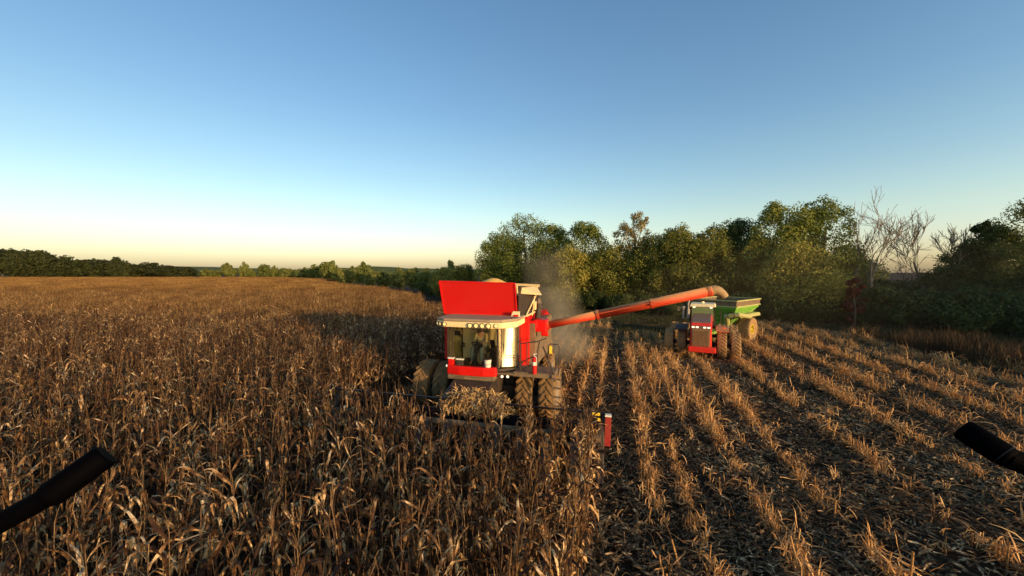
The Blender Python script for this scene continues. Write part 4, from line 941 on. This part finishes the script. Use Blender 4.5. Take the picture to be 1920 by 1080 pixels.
# ------------------------------------------------------------------ seated operator
def skin_obj(name, joints, edges, mat, parent, sub=2):
    """joints: {name: (pos, radius)}; grown with a Skin modifier"""
    keys = list(joints); me = bpy.data.meshes.new(name); me.from_pydata([joints[k][0] for k in keys], [(keys.index(a), keys.index(b_)) for a, b_ in edges], []); me.update()
    o = bpy.data.objects.new(name, me); COL.objects.link(o); o.parent = parent; me.materials.append(mat)
    sk = o.modifiers.new('skin', 'SKIN'); sk.use_smooth_shade = True
    if not me.skin_vertices: bpy.context.view_layer.objects.active = o; bpy.context.view_layer.update()
    lay = me.skin_vertices[0] if me.skin_vertices else me.attributes.new('skin', 'SKIN', 'POINT')
    for i, k in enumerate(keys):
        rr_ = joints[k][1]; rr_ = rr_ if hasattr(rr_, '__len__') else (rr_, rr_)
        lay.data[i].radius = rr_; lay.data[i].use_root = i == 0
    ss = o.modifiers.new('subsurf', 'SUBSURF'); ss.levels = sub; ss.render_levels = sub
    return o
OP = empty('person', on_combine((-0.05, -0.55, 2.58)), -ROWYAW, 'seated operator in tan shirt and blue-grey jeans with hands on the steering wheel', 'person')
J = {'pelvis': ((0, 0, .08), (.13, .10)), 'waist': ((0, .02, .22), (.12, .09)), 'chest': ((0, .03, .42), (.15, .10)), 'neck': ((0, .02, .58), .055), 'head0': ((0, -.01, .66), .07), 'head1': ((0, -.02, .75), (.078, .09)), 'head2': ((0, -.01, .82), (.06, .07)), 'nose': ((0, -.115, .72), .014)}
E = [('pelvis', 'waist'), ('waist', 'chest'), ('chest', 'neck'), ('neck', 'head0'), ('head0', 'head1'), ('head1', 'head2'), ('head1', 'nose')]
for s_, t_ in ((-1, 'l'), (1, 'r')):
    J.update({'sh' + t_: ((s_ * .19, .03, .50), .055), 'el' + t_: ((s_ * .25, -.16, .27), .043), 'wr' + t_: ((s_ * .17, -.38, .28), .028), 'palm' + t_: ((s_ * .165, -.43, .275), (.034, .018)),
              'hip' + t_: ((s_ * .10, -.08, .06), .085), 'knee' + t_: ((s_ * .17, -.46, .06), .062), 'ankle' + t_: ((s_ * .17, -.52, -.38), .042), 'toe' + t_: ((s_ * .18, -.68, -.45), .035)})
    E += [('chest', 'sh' + t_), ('sh' + t_, 'el' + t_), ('el' + t_, 'wr' + t_), ('wr' + t_, 'palm' + t_), ('pelvis', 'hip' + t_), ('hip' + t_, 'knee' + t_), ('knee' + t_, 'ankle' + t_), ('ankle' + t_, 'toe' + t_)]
    for q in range(4):
        b0 = 'f%d%s' % (q, t_); x0 = s_ * (.145 + .016 * q)
        J[b0 + 'a'] = ((x0, -.465, .285), .009); J[b0 + 'b'] = ((x0, -.495 + .003 * q, .272), .008); J[b0 + 'c'] = ((x0, -.492, .245 + .003 * q), .007)
        E += [('palm' + t_, b0 + 'a'), (b0 + 'a', b0 + 'b'), (b0 + 'b', b0 + 'c')]
    J['th' + t_] = ((s_ * .13, -.445, .262), .010); J['th2' + t_] = ((s_ * .125, -.47, .245), .008); E += [('palm' + t_, 'th' + t_), ('th' + t_, 'th2' + t_)]
skin_obj('body', J, E, M['skin'], OP)
def sub_j(names, add): return {k: (J[k][0], tuple(a + add for a in (J[k][1] if hasattr(J[k][1], '__len__') else (J[k][1],) * 2))) for k in names}
skin_obj('shirt', sub_j(['waist', 'pelvis', 'chest', 'shl', 'shr', 'ell', 'elr', 'wrl', 'wrr'], .014), [('pelvis', 'waist'), ('waist', 'chest'), ('chest', 'shl'), ('chest', 'shr'), ('shl', 'ell'), ('shr', 'elr'), ('ell', 'wrl'), ('elr', 'wrr')], M['shirt'], OP)
skin_obj('jeans', sub_j(['pelvis', 'hipl', 'hipr', 'kneel', 'kneer', 'anklel', 'ankler'], .018), [('pelvis', 'hipl'), ('pelvis', 'hipr'), ('hipl', 'kneel'), ('hipr', 'kneer'), ('kneel', 'anklel'), ('kneer', 'ankler')], M['jeans'], OP)
m = MB(); m.tube([(0, -.01, .77), (0, -.01, .83), (0, 0, .87), (0, 0, .88)], [.10, .095, .06, .01], 14); m.prism([(-.07, -.1), (-.05, -.17), (.05, -.17), (.07, -.1)], .775, .79, 'z'); m.build('cap', M['hair'], OP)
m = MB()
for s_ in (-1, 1): m.tube([(s_ * .03, -.098, .745), (s_ * .03, -.104, .745)], .010, 8)
m.build('eyes', M['black'], OP)
m = MB(); m.tube([(-.02, -.093, .685), (0, -.099, .684), (.02, -.093, .685)], .004, 5); m.build('mouth', M['bin_red'], OP)

# ------------------------------------------------------------------ tractor
TC = Vector((12.1, 24.35, 0)); TYAW = R(28)
TR = empty('tractor', TC, -TYAW, 'red articulated tractor on dual wheels with cream cab roof, pulling the green grain cart', 'tractor')
for x, o_ in ((-1.88, -1), (-1.14, -1), (1.14, 1), (1.88, 1)):
    wheel(TR, (x, 0, 0.86), 0.84, 0.52, 0.48, 'cream', 'tyre_side', 24, 0.045, 0.06, o_)
    wheel(TR, (x, 3.5, 0.86), 0.84, 0.52, 0.48, 'cream', 'tyre_side', 24, 0.045, 0.06, o_)
f = MB(); f.prism([(-1.75, .75), (-1.75, 2.15), (-1.55, 2.38), (.9, 2.62), (.9, .75)], -.58, .58); f.build('hood_sides', M['trred'], TR, bevel=.07)
f = MB(); f.prism([(-1.70, 2.19), (-1.52, 2.42), (.88, 2.68), (.88, 2.58), (-1.5, 2.34)], -.52, .52); f.build('hood_top', M['hood'], TR, bevel=.05)
f = MB(); f.box((0, -1.765, 1.48), (.98, .04, 1.12)); gr = f.build('grille', M['grille'], TR, bevel=.01)
f = MB()
for x in np.linspace(-.42, .42, 13): f.box((x, -1.79, 1.42), (.018, .03, .96))
f.build('grille_bars', M['grilleslat'], gr)
f = MB(); f.box((0, -1.77, 2.09), (1.02, .05, .2)); hb = f.build('headlight_panel', M['hood'], TR, bevel=.01)
for x in (-.42, -.2, .2, .42):
    f = MB(); f.box((x, -1.805, 2.1), (.15, .03, .09)); f.build('headlight', M['lens'], TR, bevel=.01)
f = MB(); f.prism([(-2.0, .62), (-2.0, .96), (-1.72, .96), (-1.72, .62)], -.68, .82); f.build('front_weight', M['trred'], TR, bevel=.05)
f = MB(); f.box((0, 0, .86), (4.0, .22, .22)); f.box((0, 3.5, .86), (4.0, .22, .22)); f.box((0, .2, .8), (.7, 3.6, .4)); f.box((0, 3.6, 1.1), (.9, 2.4, .6)); f.build('chassis', M['dark'], TR, bevel=.02)
# cab
f = MB(); f.box((0, 1.55, 1.95), (1.5, 1.4, .5)); f.build('cab_base', M['dark'], TR, bevel=.03)
f = MB(); f.panel([(-.66, .86, 2.2), (.66, .86, 2.2), (.62, .9, 3.12), (-.62, .9, 3.12)], .02); f.build('windscreen', M['glasstr'], TR)
for s_ in (-1, 1):
    f = MB(); f.panel([(s_ * .7, .95, 2.2), (s_ * .7, 2.2, 2.2), (s_ * .66, 2.15, 3.12), (s_ * .66, .98, 3.12)], .02); f.build('side_window', M['glasstr'], TR)
f = MB()
for s_ in (-1, 1):
    for y in (.88, 1.5, 2.22): f.beam((s_ * .72, y, 2.15), (s_ * .67, y, 3.14), .06)
f.panel([(-.66, 2.25, 2.2), (.66, 2.25, 2.2), (.62, 2.2, 3.12), (-.62, 2.2, 3.12)], .03)
f.build('cab_pillars', M['dark'], TR)
f = MB(); f.box((0, 1.5, 3.22), (1.55, 1.65, .2), taper=.93); f.build('cab_roof', M['cream'], TR, bevel=.04)
for x in (-.5, .5): f = MB(); f.box((x, .70, 3.09), (.14, .05, .08)); f.build('roof_lamp', M['lens'], TR)
f = MB(); f.tube([(0, 1.5, 3.33), (0, 1.5, 3.44)], [.1, .07], 10); f.build('beacon', M['lensdim'], TR)
f = MB(); f.box((0, 1.6, 2.3), (.5, .5, .12)); f.box((0, 1.85, 2.65), (.5, .12, .7)); f.build('seat', M['seat'], TR, bevel=.03)
f = MB(); f.tube([(0, 1.05, 2.1), (0, 1.2, 2.6)], .03, 6); f.tube([Vector((0, 1.22, 2.62)) + Vector((math.cos(t) * .2, math.sin(t) * .06, math.sin(t) * .2)) for t in np.linspace(0, 2 * PI, 17)], .014, 5, cap=False); f.build('steering_wheel', M['black'], TR)
f = MB(); f.tube([(-.85, .75, 2.3), (-.85, .75, 3.35), (-.8, .82, 3.5)], .055, 8); f.tube([(-.85, .75, 2.35), (-.85, .75, 2.95)], .095, 10); f.tube([(-1.15, .85, 2.3), (-1.15, .85, 3.0)], .08, 10); f.tube([(-1.15, .85, 3.0), (-1.15, .85, 3.12)], .12, 10); f.build('exhaust_stack', M['rimgrey'], TR)
f = MB(); f.tube([(-.7, .85, 3.05), (-1.35, .7, 3.0)], .02, 6); f.box((-1.42, .68, 2.95), (.18, .05, .3)); f.build('mirror', M['mirror'], TR)
f = MB(); f.tube([(.7, .85, 3.05), (1.05, .7, 3.0), (1.05, .7, 2.2)], .02, 6); f.build('mirror_arm', M['dark'], TR)
f = MB(); f.prism([(-.85, 1.80), (-.3, 1.97), (.7, 1.97), (.95, 1.7), (.9, 1.68), (.68, 1.9), (-.3, 1.9), (-.83, 1.75)], .8, 1.5); f.build('fender', M['auger_red'], TR, bevel=.01)
f = MB(); f.prism([(-.85, 1.80), (-.3, 1.97), (.7, 1.97), (.95, 1.7), (.9, 1.68), (.68, 1.9), (-.3, 1.9), (-.83, 1.75)], -1.5, -.8); f.build('fender', M['dark'], TR, bevel=.01)
f = MB(); f.box((1.25, -.72, 2.0), (.16, .08, .08)); f.build('turn_light', M['orange'], TR)
f = MB()
for k in range(4): f.box((.98, .9, 1.0 + .3 * k), (.35, .3, .04))
for y in (.75, 1.05): f.beam((1.1, y, .9), (1.1, y, 2.3), .04)
f.build('steps', M['dark'], TR)

# ------------------------------------------------------------------ grain cart
GC = Vector((17.3, 31.0, 0)); GYAW = R(51)
GR = empty('grain_cart', GC, -GYAW, 'green grain cart with big yellow-rimmed tyres hitched behind the tractor', 'grain cart')
def frus(m, x0, y0, z0, x1, y1, z1, ya=0, yb=0):
    m.add([(sx_ * x0, sy_ * y0 + ya, z0) for sx_, sy_ in ((-1, -1), (1, -1), (1, 1), (-1, 1))] + [(sx_ * x1, sy_ * y1 + yb, z1) for sx_, sy_ in ((-1, -1), (1, -1), (1, 1), (-1, 1))], [(0, 1, 5, 4), (1, 2, 6, 5), (2, 3, 7, 6), (3, 0, 4, 7)])
f = MB(); frus(f, .45, .6, .95, 1.62, 2.25, 2.62); frus(f, 1.62, 2.25, 2.62, 1.66, 2.3, 2.80); f.add([(-.45, -.6, .95), (.45, -.6, .95), (.45, .6, .95), (-.45, .6, .95)], [(0, 1, 2, 3)])
o = f.build('hopper', M['green'], GR)
so_ = o.modifiers.new('thick', 'SOLIDIFY'); so_.thickness = 0.03
f = MB(); frus(f, 1.66, 2.3, 2.80, 1.70, 2.34, 3.22); o = f.build('hopper_extension', M['brownsteel'], GR); so_ = o.modifiers.new('thick', 'SOLIDIFY'); so_.thickness = 0.03
f = MB()
for z, a_, b_ in ((3.24, 1.72, 2.36), (2.80, 1.69, 2.32)):
    for p, q in (((-a_, -b_), (a_, -b_)), ((a_, -b_), (a_, b_)), ((a_, b_), (-a_, b_)), ((-a_, b_), (-a_, -b_))): f.beam((*p, z), (*q, z), .08, .09)
f.build('rim_rail', M['greenpale'], GR)
f = MB()
for s_ in (-1, 1):
    for y in (-1.7, -.6, .6, 1.7): f.beam((s_ * .75, y * .5, 1.2), (s_ * 1.66, y, 2.75), .05, .05)
    f.beam((s_ * 1.3, -1.8, 2.25), (s_ * 1.3, 1.8, 2.25), .06, .1)
f.build('ribs', M['greenpale'], GR)
f = MB(); f.prism([(-1.9, 1.95), (-1.9, 2.22), (1.9, 2.18), (2.05, 1.9)], 1.05, 1.85); f.build('wheel_fender', M['greenpale'], GR, bevel=.04)
for s_ in (-1, 1):
    wheel(GR, (s_ * 1.55, 0.25, .95), .92, .85, .38, 'yellow', 'tyre_side', 26, .04, .05, s_, .26)
f = MB(); f.beam((0, -1.0, .75), (0, -4.3, .62), .18, .2); f.beam((-.6, -.6, .8), (0, -2.6, .72), .12); f.beam((.6, -.6, .8), (0, -2.6, .72), .12); f.box((0, .25, .9), (2.6, .25, .25)); f.tube([(.25, -2.6, .7), (.25, -2.6, .1)], .05, 8); f.build('tongue', M['green'], GR, bevel=.01)
f = MB(); f.tube([(.55, -1.0, 1.0), (1.0, -2.3, 2.1)], .2, 14); f.tube([(1.0, -2.35, 2.1), (1.75, -2.2, 2.25), (2.0, -.6, 2.0)], .16, 12); fa = f.build('unload_auger', M['greenpale'], GR)
f = MB(); f.tube([Vector((1.35, -2.45, 2.15)) + Vector((math.cos(t) * .25, 0, math.sin(t) * .25)) for t in np.linspace(0, 2 * PI, 17)], .035, 6, cap=False); f.build('auger_hinge', M['dark'], GR)
f = MB()
for k in range(5): f.beam((.2, -2.1 + .12 * k - .35, 1.2 + .33 * k), (.6, -2.1 + .12 * k - .35, 1.2 + .33 * k), .03)
f.build('ladder', M['greenpale'], GR)

# ------------------------------------------------------------------ camera drone's own legs, close to the lens
def drone_leg(p0, p1, p2, r0, r1, label, blade):
    e = empty('drone_leg', p0, 0, label, 'drone leg'); p0, p1, p2 = Vector(p0), Vector(p1), Vector(p2); z = p0.copy(); q0, q1, q2 = p0 - z, p1 - z, p2 - z
    d = (q1 - q0).normalized()
    m = MB(); m.tube([q0, q1], r0, 20); m.build('rod', M['droneblack'], e, smooth=False)
    m = MB(); d2 = (q2 - q1).normalized(); m.tube([q1 - d2 * .004, q1, q1 + d2 * .003, q2 - d2 * .003, q2], [r0, r1 * .94, r1, r1, r1 * .86], 24); o = m.build('foam_sleeve', M['droneblack'], e)
    for me in (o.data,): me.polygons.foreach_set('use_smooth', [len(p.vertices) == 4 for p in me.polygons])
    if not blade: m = MB(); m.tube([q1 + d2 * .001, q1 + d2 * .002], r1 * 1.02, 24); m.build('collar', M['black'], e)
    return e, q2
def at(px, y, d): return (px2w(px, d), d, 0)
def campt(px, py, d):
    pitch = math.atan(30 / FPX); x = (px - 960) / FPX * d; yv = -(py - 540) / FPX * d
    return (x, d * math.cos(pitch) + yv * math.sin(pitch), CAMZ + yv * math.cos(pitch) - d * math.sin(pitch))
drone_leg(campt(-90, 1030, .40), campt(92, 930, .42), campt(200, 852, .45), .0110, .0146, 'black round drone leg with thicker sleeve reaching in from the lower left corner', True)
drone_leg(campt(2010, 905, .40), campt(1886, 856, .42), campt(1803, 803, .45), .0115, .0132, 'black round drone leg with sleeve and ring reaching in from the right edge', False)

# ------------------------------------------------------------------ dust thrown up behind the combine
mt, nt, out = new_mat('field_dust')
pv = N(nt, 'ShaderNodeVolumePrincipled'); pv.inputs['Color'].default_value = (0.95, 0.78, 0.50, 1); pv.inputs['Anisotropy'].default_value = 0.1
tc = N(nt, 'ShaderNodeTexCoord'); nz = N(nt, 'ShaderNodeTexNoise'); nz.inputs['Scale'].default_value = 0.55; nz.inputs['Detail'].default_value = 4; nz.inputs['Distortion'].default_value = 0.6
L(nt, tc.outputs['Object'], nz.inputs['Vector'])
sp_ = N(nt, 'ShaderNodeSeparateXYZ'); L(nt, tc.outputs['Object'], sp_.inputs[0])
def mth(op, a, b_=None, c=None, clamp=False):
    n = N(nt, 'ShaderNodeMath', operation=op); n.use_clamp = clamp
    for i, v in enumerate((a, b_, c)):
        if v is None: continue
        if isinstance(v, (int, float)): n.inputs[i].default_value = v
        else: L(nt, v, n.inputs[i])
    return n.outputs[0]
X, Y, Z = sp_.outputs
cx_ = mth('MULTIPLY_ADD', Z, -0.16, 0.9); cx_ = mth('ADD', cx_, mth('MULTIPLY', mth('SINE', mth('MULTIPLY', Z, 0.9)), 0.25))
rad_ = mth('MULTIPLY_ADD', Z, 0.0, 1.75)
dx_ = mth('DIVIDE', mth('SUBTRACT', X, cx_), rad_); dy_ = mth('DIVIDE', Y, 2.6)
r2 = mth('ADD', mth('MULTIPLY', dx_, dx_), mth('MULTIPLY', dy_, dy_))
core = mth('SUBTRACT', 1.0, r2, clamp=True)
hf = mth('MULTIPLY_ADD', Z, -0.18, 1.25, clamp=True)
nn_ = mth('MULTIPLY', mth('SUBTRACT', nz.outputs['Fac'], 0.34, clamp=True), 4.0)
L(nt, mth('MULTIPLY', mth('MULTIPLY', core, hf), mth('MULTIPLY', nn_, 0.36)), pv.inputs['Density']); L(nt, pv.outputs['Volume'], out.inputs['Volume'])
f = MB(); f.tube([(0.9, 0, 0.05), (.7, 0, 3), (.2, 0, 6), (-.3, 0, 9), (-.6, 0, 11)], [3.0, 3.1, 3.2, 3.2, 1.5], 20)
o = f.build('dust_cloud', mt, None, loc=(2.3, 23.0, 0)); tag(o, 'pale brown dust plume rising behind the harvester', 'dust', kind='stuff')
# thin dust drifting low in front of the trees
mt, nt, out = new_mat('thin_dust')
pv = N(nt, 'ShaderNodeVolumePrincipled'); pv.inputs['Color'].default_value = (0.75, 0.58, 0.38, 1); pv.inputs['Density'].default_value = 0.0038
L(nt, pv.outputs['Volume'], out.inputs['Volume'])
f = MB(); nn = 24; V = []
for j in range(9):
    th = PI / 2 * j / 8
    V += [(22 * math.cos(a) * math.cos(th), 6.5 * math.sin(a) * math.cos(th), 0.02 + 9 * math.sin(th)) for a in np.linspace(0, 2 * PI, nn, endpoint=False)]
f.add(V, [(j * nn + i, j * nn + (i + 1) % nn, (j + 1) * nn + (i + 1) % nn, (j + 1) * nn + i) for j in range(8) for i in range(nn)] + [tuple(range(nn))[::-1]])
o = f.build('dust_veil', mt, None, loc=(31, 34.5, 0.0)); o.rotation_euler = (0, 0, R(-14)); tag(o, 'thin brown veil of dust hanging before the trees on the right', 'dust', kind='stuff')
